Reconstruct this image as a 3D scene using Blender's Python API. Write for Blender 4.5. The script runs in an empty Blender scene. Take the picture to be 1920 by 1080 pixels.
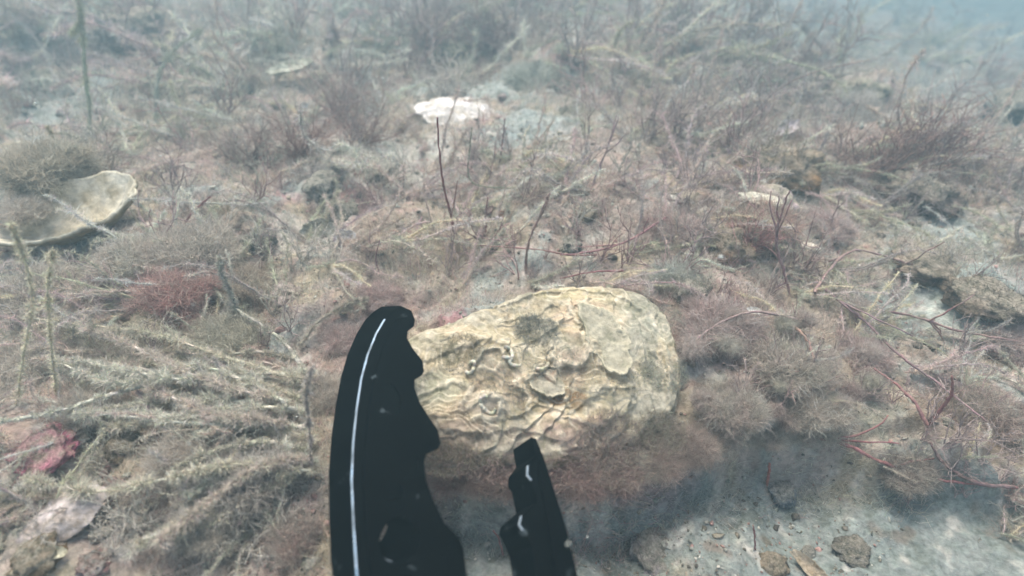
import bpy, math, random
import numpy as np
from mathutils import Vector, Matrix, Euler

# ---------------------------------------------------------------- camera, water light, exposure
S = bpy.context.scene
C = S.collection
R = math.radians
PITCH = 36.0
CAMZ = 0.30
F = 1047.0                      # focal length in photo pixels (1920 wide)
cam_d = bpy.data.cameras.new('camera')
cam = bpy.data.objects.new('camera', cam_d); C.objects.link(cam)
cam.location = (0, 0, CAMZ)
cam.rotation_euler = (R(90 - PITCH), 0, 0)
cam_d.sensor_width = 36.0
cam_d.lens = 36.0 * F / 1920.0
cam_d.clip_start = 0.01
cam_d.clip_end = 100
cam_d.dof.use_dof = True
cam_d.dof.focus_distance = 0.37
cam_d.dof.aperture_fstop = 5.5
S.camera = cam

SUN_EL, SUN_AZ = 70.0, -20.0     # elevation, azimuth from +Y (ahead of the camera) towards +X
w = bpy.data.worlds.new('World'); S.world = w; w.use_nodes = True
nt = w.node_tree; nt.nodes.clear()
sky = nt.nodes.new('ShaderNodeTexSky'); sky.sky_type = 'NISHITA'; sky.sun_disc = False
sky.sun_elevation = R(SUN_EL); sky.sun_rotation = R(SUN_AZ)
sky.air_density = 1.0; sky.dust_density = 5.0; sky.ozone_density = 1.0
bg = nt.nodes.new('ShaderNodeBackground'); bg.inputs['Strength'].default_value = 0.12
wo = nt.nodes.new('ShaderNodeOutputWorld')
tint = nt.nodes.new('ShaderNodeMix'); tint.data_type = 'RGBA'; tint.blend_type = 'MULTIPLY'; tint.inputs[0].default_value = 1
tint.inputs[7].default_value = (1.0, .99, .91, 1)          # daylight filtered by the water
nt.links.new(sky.outputs[0], tint.inputs[6]); nt.links.new(tint.outputs[2], bg.inputs[0]); nt.links.new(bg.outputs[0], wo.inputs[0])
sl = bpy.data.lights.new('sun', 'SUN'); sl.energy = 1.3; sl.angle = R(26); sl.color = (.96, 1.0, .96)
so = bpy.data.objects.new('sun', sl); C.objects.link(so)
d = Vector((math.sin(R(SUN_AZ)) * math.cos(R(SUN_EL)), math.cos(R(SUN_AZ)) * math.cos(R(SUN_EL)), math.sin(R(SUN_EL))))
so.rotation_euler = (d).to_track_quat('Z', 'Y').to_euler()
S.view_settings.view_transform = 'Standard'; S.view_settings.look = 'None'
S.view_settings.exposure = 1.27; S.view_settings.gamma = 1.0

# ---------------------------------------------------------------- noise
_rs = np.random.RandomState(7)
_perm = _rs.permutation(256); _perm = np.concatenate([_perm, _perm, _perm])
_g = _rs.normal(size=(256, 3)); _g /= np.linalg.norm(_g, axis=1)[:, None]
def noise3(x, y, z):
    x, y, z = np.broadcast_arrays(np.asarray(x, float), np.asarray(y, float), np.asarray(z, float))
    xi = np.floor(x).astype(int); yi = np.floor(y).astype(int); zi = np.floor(z).astype(int)
    xf, yf, zf = x - xi, y - yi, z - zi
    u = xf**3*(xf*(xf*6-15)+10); v = yf**3*(yf*(yf*6-15)+10); q = zf**3*(zf*(zf*6-15)+10)
    def gr(i, j, k):
        h = _perm[_perm[_perm[(xi+i) & 255] + ((yi+j) & 255)] + ((zi+k) & 255)]
        g = _g[h]
        return g[..., 0]*(xf-i) + g[..., 1]*(yf-j) + g[..., 2]*(zf-k)
    a = gr(0,0,0)*(1-u)+gr(1,0,0)*u; b = gr(0,1,0)*(1-u)+gr(1,1,0)*u
    c = gr(0,0,1)*(1-u)+gr(1,0,1)*u; e = gr(0,1,1)*(1-u)+gr(1,1,1)*u
    return ((a*(1-v)+b*v)*(1-q) + (c*(1-v)+e*v)*q) * 1.6
def fbm(x, y, z=0.0, o=3, gain=0.5):
    s = 0; a = 1.0; f = 1.0
    for i in range(o):
        s = s + a*noise3(x*f, y*f, np.asarray(z)*f + i*17.3); a *= gain; f *= 2.03
    return s
def sstep(a, b, x):
    t = np.clip((x-a)/(b-a), 0, 1); return t*t*(3-2*t)

# ---------------------------------------------------------------- pixel rays
cp, sp_ = math.cos(R(PITCH)), math.sin(R(PITCH))
def ray(px, py):                 # ray with unit depth along the viewing axis
    a = (px-960)/F; b = (540-py)/F
    return np.array([a, cp + b*sp_, -sp_ + b*cp])
def onz(px, py, z=0.0):
    r = ray(px, py); t = (z-CAMZ)/r[2]
    return r*t + np.array([0, 0, CAMZ])

# ---------------------------------------------------------------- terrain
OC = onz(1020, 695, 0.066)       # centre of the oyster
ON = np.array([0.10, -0.30, 1.0]); ON /= np.linalg.norm(ON)
def oplane(x, y): return OC[2] - (ON[0]*(x-OC[0]) + ON[1]*(y-OC[1]))/ON[2]
_led = [(300, 1100), (700, 1000), (800, 885), (900, 905), (1000, 925), (1180, 900), (1260, 870), (1320, 845), (1400, 832), (1560, 822), (1700, 850), (1920, 905), (2300, 980)]
_lp = np.array([onz(a, b, 0.025)[:2] for a, b in _led])
_bumps = []                      # (x, y, rx, ry, h)
for px, py, rpx, h in [(180, 400, 160, .03), (330, 520, 170, .03), (500, 330, 150, .02), (1420, 700, 160, .02), (1680, 300, 150, .045),
                       (1440, 330, 110, .035), (1400, 440, 120, .035), (860, 95, 110, .05), (560, 120, 130, .05), (250, 90, 150, .07),
                       (1550, 130, 90, .05), (1640, 170, 70, .045), (100, 850, 150, .02), (450, 900, 150, .02), (640, 330, 70, .02),
                       (430, 430, 70, .018), (1850, 560, 90, .03), (1700, 480, 90, .02), (1060, 150, 60, .03), (1250, 100, 140, .05),
                       (650, 560, 120, .015), (1250, 500, 110, .015), (60, 130, 110, .06), (930, 40, 110, .07), (1900, 200, 90, .05),
                       (1050, 420, 180, .015), (1500, 930, 90, -.01), (1350, 1020, 120, .010), (1180, 960, 90, -.012)]:
    p = onz(px, py, 0.02); dist = (CAMZ-.02)/-ray(px, py)[2]
    _bumps.append((p[0], p[1], rpx*dist/F, rpx*dist/F*1.0, h))
def H0(x, y):
    x = np.asarray(x, float); y = np.asarray(y, float)
    yl = np.interp(x, _lp[:, 0], _lp[:, 1]) + 0.012*noise3(x*25, y*5, 3.3)
    hs = np.interp(x, [-.5, -.08, -.02, .14, .22, .35, 1.0], [.03, .03, .045, .048, .035, .015, .01])
    up = sstep(-0.016, 0.006, y-yl)
    left = 1 - sstep(-0.075, -0.03, x)
    z = np.maximum(hs*up, 0.034*left)
    for bx, by, rx, ry, h in _bumps:
        z = z + h*np.exp(-(((x-bx)/rx)**2 + ((y-by)/ry)**2))
    amp = 0.35 + 0.65*np.maximum(up, left)
    far = np.clip(y, .3, 2.2)
    z = z + amp*(0.020*fbm(x*5, y*5, 1.0, 2) * far*1.2 + 0.009*fbm(x*18, y*18, 5.0, 2))
    z = z - 0.16*np.clip(x-0.35, 0, 3)*sstep(.5, 1.4, y)          # the bed falls away at the far right
    z = z + 0.05*sstep(1.5, 2.8, y)*fbm(x*1.6, y*1.6, 9.0, 2)
    z = z - 0.02*sstep(1.3, 3.0, y)
    # seat of the oyster
    e = ((x-OC[0])/0.105)**2 + ((y-OC[1])/0.066)**2
    k = 1 - sstep(0.75, 1.25, e)
    z = z*(1-k) + (oplane(x, y)-0.010)*k
    return z
def H(x, y):
    z = H0(x, y)
    yl = np.interp(x, _lp[:, 0], _lp[:, 1])
    rough = 0.6 + 0.4*np.maximum(sstep(-0.016, 0.006, y-yl), 1 - sstep(-0.075, -0.03, x))
    sc = np.clip(y*1.6, .7, 2.5)
    r = fbm(x*45, y*45, 2.0, 3)
    z = z + rough*sc*(0.0042*r - 0.004*np.abs(noise3(x*70, y*70, 8.0)) + 0.0018*noise3(x*200, y*200, 4.0) + .0010*noise3(x*420, y*420, 6.))
    # dark pits between lumps
    pit = noise3(x*30+5, y*30, 12.0)
    z = z - rough*sc*0.014*sstep(0.35, 0.62, pit)
    return z
_tt = np.geomspace(0.12, 9, 1400)
def at(px, py, dz=0.0):
    r = ray(px, py)
    X, Y, Z = r[0]*_tt, r[1]*_tt, CAMZ + r[2]*_tt
    below = Z < H0(X, Y) + dz
    i = int(np.argmax(below)) if below.any() else len(_tt)-1
    return np.array([X[i], Y[i], Z[i]])
def pxm(p):                      # metres per photo pixel at point p
    v = np.asarray(p) - np.array([0, 0, CAMZ])
    return float(v[1]*cp - v[2]*sp_)/F

# ---------------------------------------------------------------- mesh building
def link(me, name, mat, parent=None, loc=None, rot=None, scale=None):
    me.name = name
    o = bpy.data.objects.new(name, me); C.objects.link(o)
    if mat and not len(me.materials): me.materials.append(mat)
    if parent: o.parent = parent
    if loc is not None: o.location = tuple(loc)
    if rot is not None: o.rotation_euler = rot
    if scale is not None: o.scale = (scale,)*3 if np.isscalar(scale) else scale
    return o
def tag(o, label, cat, group=None, kind=None):
    if label: o['label'] = label
    if cat: o['category'] = cat
    if group: o['group'] = group
    if kind: o['kind'] = kind
    return o
def rawmesh(V, Q, T, Cc, smooth=True):
    V = np.asarray(V, np.float32); me = bpy.data.meshes.new('m')
    Q = np.asarray(Q, np.int32).reshape(-1, 4); T = np.asarray(T, np.int32).reshape(-1, 3)
    me.vertices.add(len(V)); me.vertices.foreach_set('co', V.ravel())
    li = np.concatenate([Q.ravel(), T.ravel()])
    me.loops.add(len(li)); me.loops.foreach_set('vertex_index', li)
    n = len(Q)+len(T); me.polygons.add(n)
    st = np.concatenate([np.arange(len(Q))*4, len(Q)*4+np.arange(len(T))*3]).astype(np.int32)
    me.polygons.foreach_set('loop_start', st)
    me.polygons.foreach_set('use_smooth', np.full(n, smooth))
    me.update(calc_edges=True); me.validate()
    if Cc is not None:
        a = me.color_attributes.new('Col', 'FLOAT_COLOR', 'POINT')
        c4 = np.ones((len(V), 4), np.float32); c4[:, :3] = Cc
        a.data.foreach_set('color', c4.ravel())
    return me
class MB:
    def __init__(s): s.V = []; s.Q = []; s.T = []; s.C = []; s.n = 0
    def add(s, V, Q=None, T=None, C_=None):
        V = np.asarray(V, float).reshape(-1, 3)
        s.V.append(V)
        if Q is not None and len(Q): s.Q.append(np.asarray(Q).reshape(-1, 4)+s.n)
        if T is not None and len(T): s.T.append(np.asarray(T).reshape(-1, 3)+s.n)
        c = np.asarray(C_, float); c = np.broadcast_to(c, (len(V), 3)); s.C.append(c); s.n += len(V)
    def mesh(s):
        return rawmesh(np.concatenate(s.V), np.concatenate(s.Q) if s.Q else np.zeros((0, 4)),
                       np.concatenate(s.T) if s.T else np.zeros((0, 3)), np.concatenate(s.C))
    def tube(s, P, r, col, sides=5):
        P = np.asarray(P, float); n = len(P); r = np.broadcast_to(np.asarray(r, float), (n,))
        t = np.gradient(P, axis=0); t /= np.linalg.norm(t, axis=1)[:, None]+1e-12
        ref = np.array([0.31, 0.52, 0.79]); a = np.cross(t, ref); a /= np.linalg.norm(a, axis=1)[:, None]+1e-9
        b = np.cross(t, a)
        th = np.arange(sides)*2*math.pi/sides
        V = P[:, None]+r[:, None, None]*(a[:, None]*np.cos(th)[None, :, None]+b[:, None]*np.sin(th)[None, :, None])
        V = V.reshape(-1, 3)
        i = np.arange(n-1)[:, None]*sides; j = np.arange(sides)[None]; j2 = (j+1) % sides
        Q = np.stack([i+j, i+j2, i+sides+j2, i+sides+j], -1).reshape(-1, 4)
        V = np.vstack([V, P[-1:]]); k = n*sides
        T = [[(n-1)*sides+q, (n-1)*sides+(q+1) % sides, k] for q in range(sides)]
        col = np.asarray(col, float)
        if col.ndim == 2: col = np.vstack([np.repeat(col, sides, 0), col[-1:]])
        s.add(V, Q, T, col)
    def hairs(s, root, dirs, L, W, col, rng, bend=0.5, seg=3, droop=0.0, curl=0.10):
        N = len(root)
        if N == 0: return
        L = np.broadcast_to(L, (N,)); W = np.broadcast_to(W, (N,))
        dirs = dirs/(np.linalg.norm(dirs, axis=1)[:, None]+1e-9)
        bv = rng.normal(size=(N, 3)); bv -= (bv*dirs).sum(1)[:, None]*dirs; bv /= np.linalg.norm(bv, axis=1)[:, None]+1e-9
        side = np.cross(dirs, rng.normal(size=(N, 3))); side /= np.linalg.norm(side, axis=1)[:, None]+1e-9
        lv = []; cv = np.cross(dirs, bv); ph = rng.uniform(0, 6.28, N)
        for k in range(seg):
            t = k/seg
            p = root + dirs*(L*t)[:, None] + bv*(L*bend*t*t)[:, None] + cv*(L*curl*(np.sin(t*7+ph)-np.sin(ph)))[:, None]; p[:, 2] -= droop*L*t*t
            wv = side*(W*(1-t*0.6)*0.5)[:, None]
            lv += [p-wv, p+wv]
        p = root+dirs*L[:, None]+bv*(L*bend)[:, None]+cv*(L*curl*(np.sin(7+ph)-np.sin(ph)))[:, None]; p[:, 2] -= droop*L
        lv.append(p)
        V = np.stack(lv, 1).reshape(-1, 3); m = 2*seg+1
        b = np.arange(N)[:, None]*m
        Q = np.concatenate([b+np.array([[2*k, 2*k+1, 2*k+3, 2*k+2]]) for k in range(seg-1)]) if seg > 1 else []
        T = b+np.array([[2*seg-2, 2*seg-1, 2*seg]])
        col = np.broadcast_to(np.asarray(col, float), (N, 3))*.80+np.array([.52, .49, .42])*.20     # dusted with silt
        s.add(V, Q, T, np.repeat(col, m, 0))
def vary(col, n, rng, a=0.18, h=0.06):
    c = np.asarray(col, float)*np.ones((n, 1))
    return np.clip(c*(1+a*rng.normal(size=(n, 1)))*(1+h*rng.normal(size=(n, 3))), 0.01, 0.9)
def ico(sub):
    import bmesh
    bm = bmesh.new(); bmesh.ops.create_icosphere(bm, subdivisions=sub, radius=1)
    V = np.array([v.co[:] for v in bm.verts]); T = np.array([[v.index for v in f.verts] for f in bm.faces]); bm.free()
    return V, T
ICO = {k: ico(k) for k in (1, 2, 3, 4, 5)}

# ---------------------------------------------------------------- materials
def nodes(name):
    m = bpy.data.materials.new(name); m.use_nodes = True; n = m.node_tree; n.nodes.clear()
    return m, n, n.nodes.new('ShaderNodeOutputMaterial')
def organic(name, scale=300, amp=0.5, bump=0.4, bdist=0.002, rough=0.85, transl=0.0, spec=0.25, tint=None):
    m, n, out = nodes(name); L = n.links.new
    at_ = n.nodes.new('ShaderNodeAttribute'); at_.attribute_name = 'Col'
    tc = n.nodes.new('ShaderNodeTexCoord')
    nz = n.nodes.new('ShaderNodeTexNoise'); nz.inputs['Scale'].default_value = scale; nz.inputs['Detail'].default_value = 6; nz.inputs['Roughness'].default_value = 0.7
    L(tc.outputs['Object'], nz.inputs['Vector'])
    mr = n.nodes.new('ShaderNodeMapRange'); mr.inputs[1].default_value = 0.3; mr.inputs[2].default_value = 0.7
    mr.inputs[3].default_value = 1-amp; mr.inputs[4].default_value = 1+amp
    L(nz.outputs['Fac'], mr.inputs[0])
    mx = n.nodes.new('ShaderNodeMix'); mx.data_type = 'RGBA'; mx.blend_type = 'MULTIPLY'; mx.inputs[0].default_value = 1
    L(at_.outputs['Color'], mx.inputs[6]); L(mr.outputs[0], mx.inputs[7]); col = mx.outputs[2]
    if tint:
        n2 = n.nodes.new('ShaderNodeTexNoise'); n2.inputs['Scale'].default_value = scale*0.28; n2.inputs['Detail'].default_value = 5; n2.inputs['Roughness'].default_value = .65
        L(tc.outputs['Object'], n2.inputs['Vector'])
        cr = n.nodes.new('ShaderNodeValToRGB'); L(n2.outputs['Fac'], cr.inputs[0])
        cr.color_ramp.elements[0].position = 0.34; cr.color_ramp.elements[1].position = 0.68
        cr.color_ramp.elements[0].color = (*tint[0], 1); cr.color_ramp.elements[1].color = (*tint[-1], 1)
        for q, c in enumerate(tint[1:-1]):
            e = cr.color_ramp.elements.new(0.34+0.34*(q+1)/(len(tint)-1)); e.color = (*c, 1)
        m2 = n.nodes.new('ShaderNodeMix'); m2.data_type = 'RGBA'; m2.blend_type = 'MULTIPLY'; m2.inputs[0].default_value = 1
        L(col, m2.inputs[6]); L(cr.outputs[0], m2.inputs[7]); col = m2.outputs[2]
    p = n.nodes.new('ShaderNodeBsdfPrincipled'); p.inputs['Roughness'].default_value = rough; p.inputs['Specular IOR Level'].default_value = spec
    L(col, p.inputs['Base Color'])
    if bump:
        b = n.nodes.new('ShaderNodeBump'); b.inputs['Strength'].default_value = bump; b.inputs['Distance'].default_value = bdist
        L(nz.outputs['Fac'], b.inputs['Height']); L(b.outputs[0], p.inputs['Normal'])
    sh = p.outputs[0]
    if transl:
        tr = n.nodes.new('ShaderNodeBsdfTranslucent'); L(col, tr.inputs[0])
        ms = n.nodes.new('ShaderNodeMixShader'); ms.inputs[0].default_value = transl
        L(sh, ms.inputs[1]); L(tr.outputs[0], ms.inputs[2]); sh = ms.outputs[0]
    L(sh, out.inputs[0]); return m
M_ground = organic('silt_and_turf', 260, .42, .9, .003, .95, 0, .1, tint=[(.72, .68, .62), (1, .97, .93), (1.1, 1.0, .98), (1.3, 1.28, 1.25)])
M_rock = organic('encrusted_stone', 320, .5, .9, .002, .9, 0, .15, tint=[(.6, .62, .55), (1, .95, .9), (1.2, 1.12, 1.1)])
M_alga = organic('alga', 500, .25, 0, 0, .8, .5, .1)
M_stem = organic('alga_stem', 420, .45, .5, .001, .8, .1, .2)
M_shell = organic('shell', 260, .22, .5, .0012, .6, 0, .3, tint=[(.8, .76, .66), (1, 1, 1), (1.1, 1.08, 1.08)])
M_oyster = organic('oyster_shell', 420, .30, .8, .0013, .8, 0, .2, tint=[(.66, .66, .58), (.98, .95, .9), (1.12, 1.1, 1.05)])
M_rock_u = organic('encrusted_rock', 11, .55, 1.0, .003, .9, 0, .12, tint=[(.55, .56, .5), (.95, .9, .85), (1.25, 1.18, 1.15)])
M_shell_u = organic('weathered_shell', 9, .28, .8, .002, .6, 0, .25, tint=[(.62, .56, .46), (.95, .93, .9), (1.1, 1.08, 1.08)])
M_stem_u = organic('stem_tissue', 30, .4, 0, .001, .8, .15, .15)
M_mat = organic('silted_strands', 9, .3, 0, .001, .85, .35, .1)
def black_plastic(name='black_anodised_metal', spec=.002, rlo=.25, rhi=.5):
    m, n, out = nodes(name); L = n.links.new
    tc = n.nodes.new('ShaderNodeTexCoord')
    nz = n.nodes.new('ShaderNodeTexNoise'); nz.inputs['Scale'].default_value = 120; nz.inputs['Detail'].default_value = 8
    L(tc.outputs['Object'], nz.inputs['Vector'])
    cr = n.nodes.new('ShaderNodeValToRGB'); cr.color_ramp.elements[0].position = .66; cr.color_ramp.elements[0].color = (.0008, .0009, .0012, 1)
    cr.color_ramp.elements[1].position = .74; cr.color_ramp.elements[1].color = (.04, .05, .055, 1)
    L(nz.outputs['Fac'], cr.inputs[0])
    p = n.nodes.new('ShaderNodeBsdfPrincipled'); L(cr.outputs[0], p.inputs['Base Color'])
    p.inputs['Specular IOR Level'].default_value = spec
    n2 = n.nodes.new('ShaderNodeTexNoise'); n2.inputs['Scale'].default_value = 45; L(tc.outputs['Object'], n2.inputs['Vector'])
    mr = n.nodes.new('ShaderNodeMapRange'); mr.inputs[3].default_value = rlo; mr.inputs[4].default_value = rhi; L(n2.outputs['Fac'], mr.inputs[0]); L(mr.outputs[0], p.inputs['Roughness'])
    L(p.outputs[0], out.inputs[0]); return m
M_black = black_plastic()
M_edge = black_plastic('painted_edge_glint', .8, .15, .35)  # edge highlight put into the colour as broken pale metallic streaks
def _paint_glint():
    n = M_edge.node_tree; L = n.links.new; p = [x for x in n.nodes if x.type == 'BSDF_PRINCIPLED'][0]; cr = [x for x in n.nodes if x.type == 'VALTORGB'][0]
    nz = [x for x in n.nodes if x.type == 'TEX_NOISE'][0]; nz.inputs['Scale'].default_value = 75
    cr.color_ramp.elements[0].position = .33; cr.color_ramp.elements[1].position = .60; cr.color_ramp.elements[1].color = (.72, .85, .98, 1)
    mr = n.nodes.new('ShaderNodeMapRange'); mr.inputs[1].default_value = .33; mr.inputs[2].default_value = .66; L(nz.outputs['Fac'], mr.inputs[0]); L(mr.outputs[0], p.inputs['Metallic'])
_paint_glint()

# ---------------------------------------------------------------- ground colour: silt, turf and crust, with darker silt patches at the lower right
SILT = np.array([.32, .37, .355]); PINK = np.array([.32, .25, .225]); BEIGE = np.array([.36, .32, .24]); BROWN = np.array([.20, .145, .105]); MAG = np.array([.42, .20, .24]); PALE = np.array([.48, .48, .44]); GREY = np.array([.26, .27, .26])
_patch = []
for px, py, rx, ry, c, s in [
    (1000, 270, 90, 40, SILT, .9), (780, 290, 90, 25, PALE, .8), (700, 340, 120, 30, PALE, .7), (1100, 320, 140, 50, PINK*1.15, .6),
    (480, 300, 180, 60, PINK, .8), (640, 200, 120, 60, PINK*1.1, .5), (330, 240, 120, 50, BEIGE, .5), (130, 190, 140, 40, SILT, .7),
    (900, 170, 120, 25, SILT*1.1, .8), (330, 520, 130, 80, PINK, .8), (200, 620, 160, 60, BEIGE, .7), (100, 850, 110, 50, PINK, .8),
    (420, 600, 120, 50, BROWN, .7), (700, 430, 120, 60, PINK*1.15, .6), (560, 460, 90, 40, PALE, .6), (830, 450, 160, 60, BEIGE*1.05, .6), (1150, 450, 150, 60, PINK*1.1, .5),
    (1450, 300, 130, 40, BROWN, .8), (1650, 300, 130, 60, PINK*.85, .8), (1780, 420, 120, 30, SILT*1.15, .9), (1750, 560, 180, 50, SILT*1.1, .85),
    (1440, 370, 90, 22, PALE*1.05, .8), (1400, 430, 120, 50, PINK, .6), (1400, 640, 170, 100, PINK*1.15, .75), (1560, 720, 140, 90, BEIGE, .6), (1350, 500, 90, 40, BEIGE, .6),
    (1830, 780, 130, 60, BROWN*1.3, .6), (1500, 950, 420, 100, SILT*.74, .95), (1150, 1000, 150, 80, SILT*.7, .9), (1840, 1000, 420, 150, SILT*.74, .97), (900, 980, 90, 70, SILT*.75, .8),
    (600, 800, 130, 120, BEIGE, .6), (350, 760, 220, 60, BEIGE*.95, .6), (450, 920, 170, 100, GREY*1.25, .7), (120, 960, 110, 60, PALE, .6),
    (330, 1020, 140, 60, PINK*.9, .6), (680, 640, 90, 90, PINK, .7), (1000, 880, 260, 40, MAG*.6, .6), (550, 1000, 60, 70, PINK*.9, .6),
    (850, 110, 130, 40, PINK*.8, .7), (300, 80, 180, 50, PINK*.75, .7), (1600, 60, 300, 60, GREY, .6), (1150, 60, 200, 50, SILT*.8, .6)]:
    p = onz(px, py, .03); dd = (CAMZ-.03)/-ray(px, py)[2]
    a = onz(px, py+ry, .03); b = onz(px, max(py-ry, 8), .03)
    _patch.append((p[0], p[1], rx*dd/F, abs(a[1]-b[1])/2+.004, c, s))
def gcol(x, y):
    n1 = fbm(x*9, y*9, 20.0, 3)[..., None]; n2 = fbm(x*28, y*28, 30.0, 3)[..., None]; n3 = fbm(x*60, y*60, 41.0, 2)[..., None]
    c = np.array([.39, .345, .305])*np.ones(x.shape+(3,))
    t = sstep(-.1, .5, n1); c = c*(1-t)+PINK*1.2*t
    t = sstep(.05, .45, n2)*.8; c = c*(1-t)+BEIGE*1.12*t
    t = sstep(.1, .5, -n2+.3*n1)*.8; c = c*(1-t)+SILT*t
    t = sstep(.55, .8, n1+.6*n3)*.5; c = c*(1-t)+MAG*t
    wob = 0.5*n2[..., 0]+.3*n3[..., 0]
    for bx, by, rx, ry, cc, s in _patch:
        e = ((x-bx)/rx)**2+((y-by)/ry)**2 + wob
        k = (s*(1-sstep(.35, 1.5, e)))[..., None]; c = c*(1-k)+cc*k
    t = sstep(.35, .6, n3)*.6; c = c*(1-t)+PALE*1.15*t
    t = sstep(.35, .65, -n3)*.5; c = c*(1-t)+BROWN*t
    return c

def build_ground():
    a1 = np.linspace(-66, 66, 980); a2 = np.linspace(66, 294, 62)[1:-1]
    ang = np.radians(np.concatenate([a1, a2])); rr = np.concatenate([[0.02], np.geomspace(0.10, 10, 760)])
    A, Rr = np.meshgrid(ang, rr); X = Rr*np.sin(A); Y = Rr*np.cos(A)
    Z = H(X, Y); na = len(ang); nr = len(rr)
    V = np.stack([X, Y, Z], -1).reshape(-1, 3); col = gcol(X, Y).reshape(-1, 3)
    i = np.arange(nr-1)[:, None]*na; j = np.arange(na)[None]; j2 = (j+1) % na
    Q = np.stack([i+j, i+na+j, i+na+j2, i+j2], -1).reshape(-1, 4)
    V = np.vstack([V, [[0, 0, float(H0(np.array(0.), np.array(0.)))]]]); col = np.vstack([col, col[:1]])
    T = [[q, (q+1) % na, len(V)-1] for q in range(na)]
    T = [[a, b, c] if False else [c, a, b] for a, b, c in T]
    me = rawmesh(V, Q, T, col)
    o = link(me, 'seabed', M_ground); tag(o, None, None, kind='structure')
build_ground()

# ---------------------------------------------------------------- turf, detritus (nobody could count them)
def scatter(n, rng, amin=-52, amax=52, rmin=.16, rmax=3.2):
    a = np.radians(rng.uniform(amin, amax, n)); r = np.exp(rng.uniform(math.log(rmin), math.log(rmax), n))
    return r*np.sin(a), r*np.cos(a), r
def siltmask(x, y):              # 1 where bare silt
    yl = np.interp(x, _lp[:, 0], _lp[:, 1])
    low = (1-sstep(-.038, -.016, y-yl))*sstep(-.06, -.02, x)
    m = low
    for px, py, rx, ry in [(1000, 270, 90, 30), (780, 290, 90, 18), (1780, 420, 110, 25), (1750, 570, 120, 35), (900, 175, 110, 16)]:
        p = onz(px, py, .03); dd = (CAMZ-.03)/-ray(px, py)[2]; a = onz(px, py+ry, .03)
        e = ((x-p[0])/(rx*dd/F))**2+((y-p[1])/abs(a[1]-p[1]))**2
        m = np.maximum(m, 1-sstep(.6, 1.4, e))
    e = ((x-OC[0])/0.092)**2+((y-OC[1])/0.055)**2
    return np.maximum(m, (e < 1)*1.0)
def turf(name, n, seed, length, width, colf, label, thr, fz, clump, seg=3, lean=(.4, .2)):
    rng = np.random.RandomState(seed)
    x, y, r = scatter(n, rng)
    k = fbm(x*clump, y*clump, fz, 2)
    keep = (k > thr+rng.normal(size=n)*.12) & (siltmask(x, y) < rng.uniform(.2, .9, n))
    x, y, r, k = x[keep], y[keep], r[keep], k[keep]
    z = H(x, y)-.001
    N = len(x); sc = np.clip(r/.5, .7, 3.0)
    dirs = rng.normal(size=(N, 3)); dirs[:, 2] = np.abs(dirs[:, 2])+.5
    dirs[:, 0] += lean[0]*sstep(-.2, .5, x)+.15; dirs[:, 1] += lean[1]
    L = length*rng.uniform(.4, 1.4, N)*sc**.7*(1+1.0*np.clip(k-thr, 0, 1))
    mb = MB(); mb.hairs(np.stack([x, y, z], 1), dirs, L, width*sc, colf(x, y, N, rng), rng, .6, seg)
    o = link(mb.mesh(), name, M_alga); tag(o, label, 'algae', kind='stuff')
def c_fuzz(x, y, N, rng): return np.where(rng.uniform(size=(N, 1)) < .12, np.array([.62, .60, .54]), np.clip(gcol(x, y)*1.45*(1+.28*rng.normal(size=(N, 1))), .03, .8))
turf('turf_algae', 170000, 11, .0085, .00045, c_fuzz, 'low fuzzy carpet of short silty turf algae over the seabed', -.35, 50.0, 14)
def c_red(x, y, N, rng): return vary((.46, .31, .29), N, rng, .25, .08)
turf('red_turf_algae', 70000, 12, .014, .0005, c_red, 'finely branched reddish brown algae carpet between the shells', .22, 60.0, 8, 3)
def c_pale(x, y, N, rng): return vary((.58, .53, .44), N, rng, .22, .06)
turf('pale_turf_algae', 80000, 13, .013, .00055, c_pale, 'pale beige filament algae dusted with silt across the seabed', .2, 70.0, 9, 3)
def detritus():
    rng = np.random.RandomState(5); n = 16000
    x, y, r = scatter(n, rng); sm = siltmask(x, y)
    z = H(x, y); s = .0009*np.exp(rng.normal(size=n)*.55)*np.clip(r/.45, .6, 3)
    V0, T0 = ICO[1]
    sc = rng.uniform(.4, 1.5, (n, 1, 3))*s[:, None, None]
    V = (V0[None]*(1+.35*rng.normal(size=(n, 12 if len(V0) == 12 else len(V0), 1))))*sc
    th = rng.uniform(0, 6.28, n); c, s_ = np.cos(th)[:, None], np.sin(th)[:, None]
    V = np.stack([V[..., 0]*c-V[..., 1]*s_, V[..., 0]*s_+V[..., 1]*c, V[..., 2]*.6], -1)+np.stack([x, y, z+.0004], 1)[:, None]
    base = np.array([[.42, .43, .40], [.30, .27, .22], [.16, .15, .13], [.62, .60, .55], [.36, .24, .22], [.13, .12, .11]])
    c = base[rng.choice(6, n, p=[.33, .25, .14, .06, .16, .06])]*(1+.15*rng.normal(size=(n, 1)))
    m = len(V0); mb = MB(); mb.add(V.reshape(-1, 3), None, (T0[None]+np.arange(n)[:, None, None]*m).reshape(-1, 3), np.repeat(np.clip(c, .02, .8), m, 0))
    o = link(mb.mesh(), 'shell_grit', M_rock); tag(o, 'crumbs of broken shell and grit strewn over the silt', 'grit', kind='stuff')
detritus()

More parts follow.
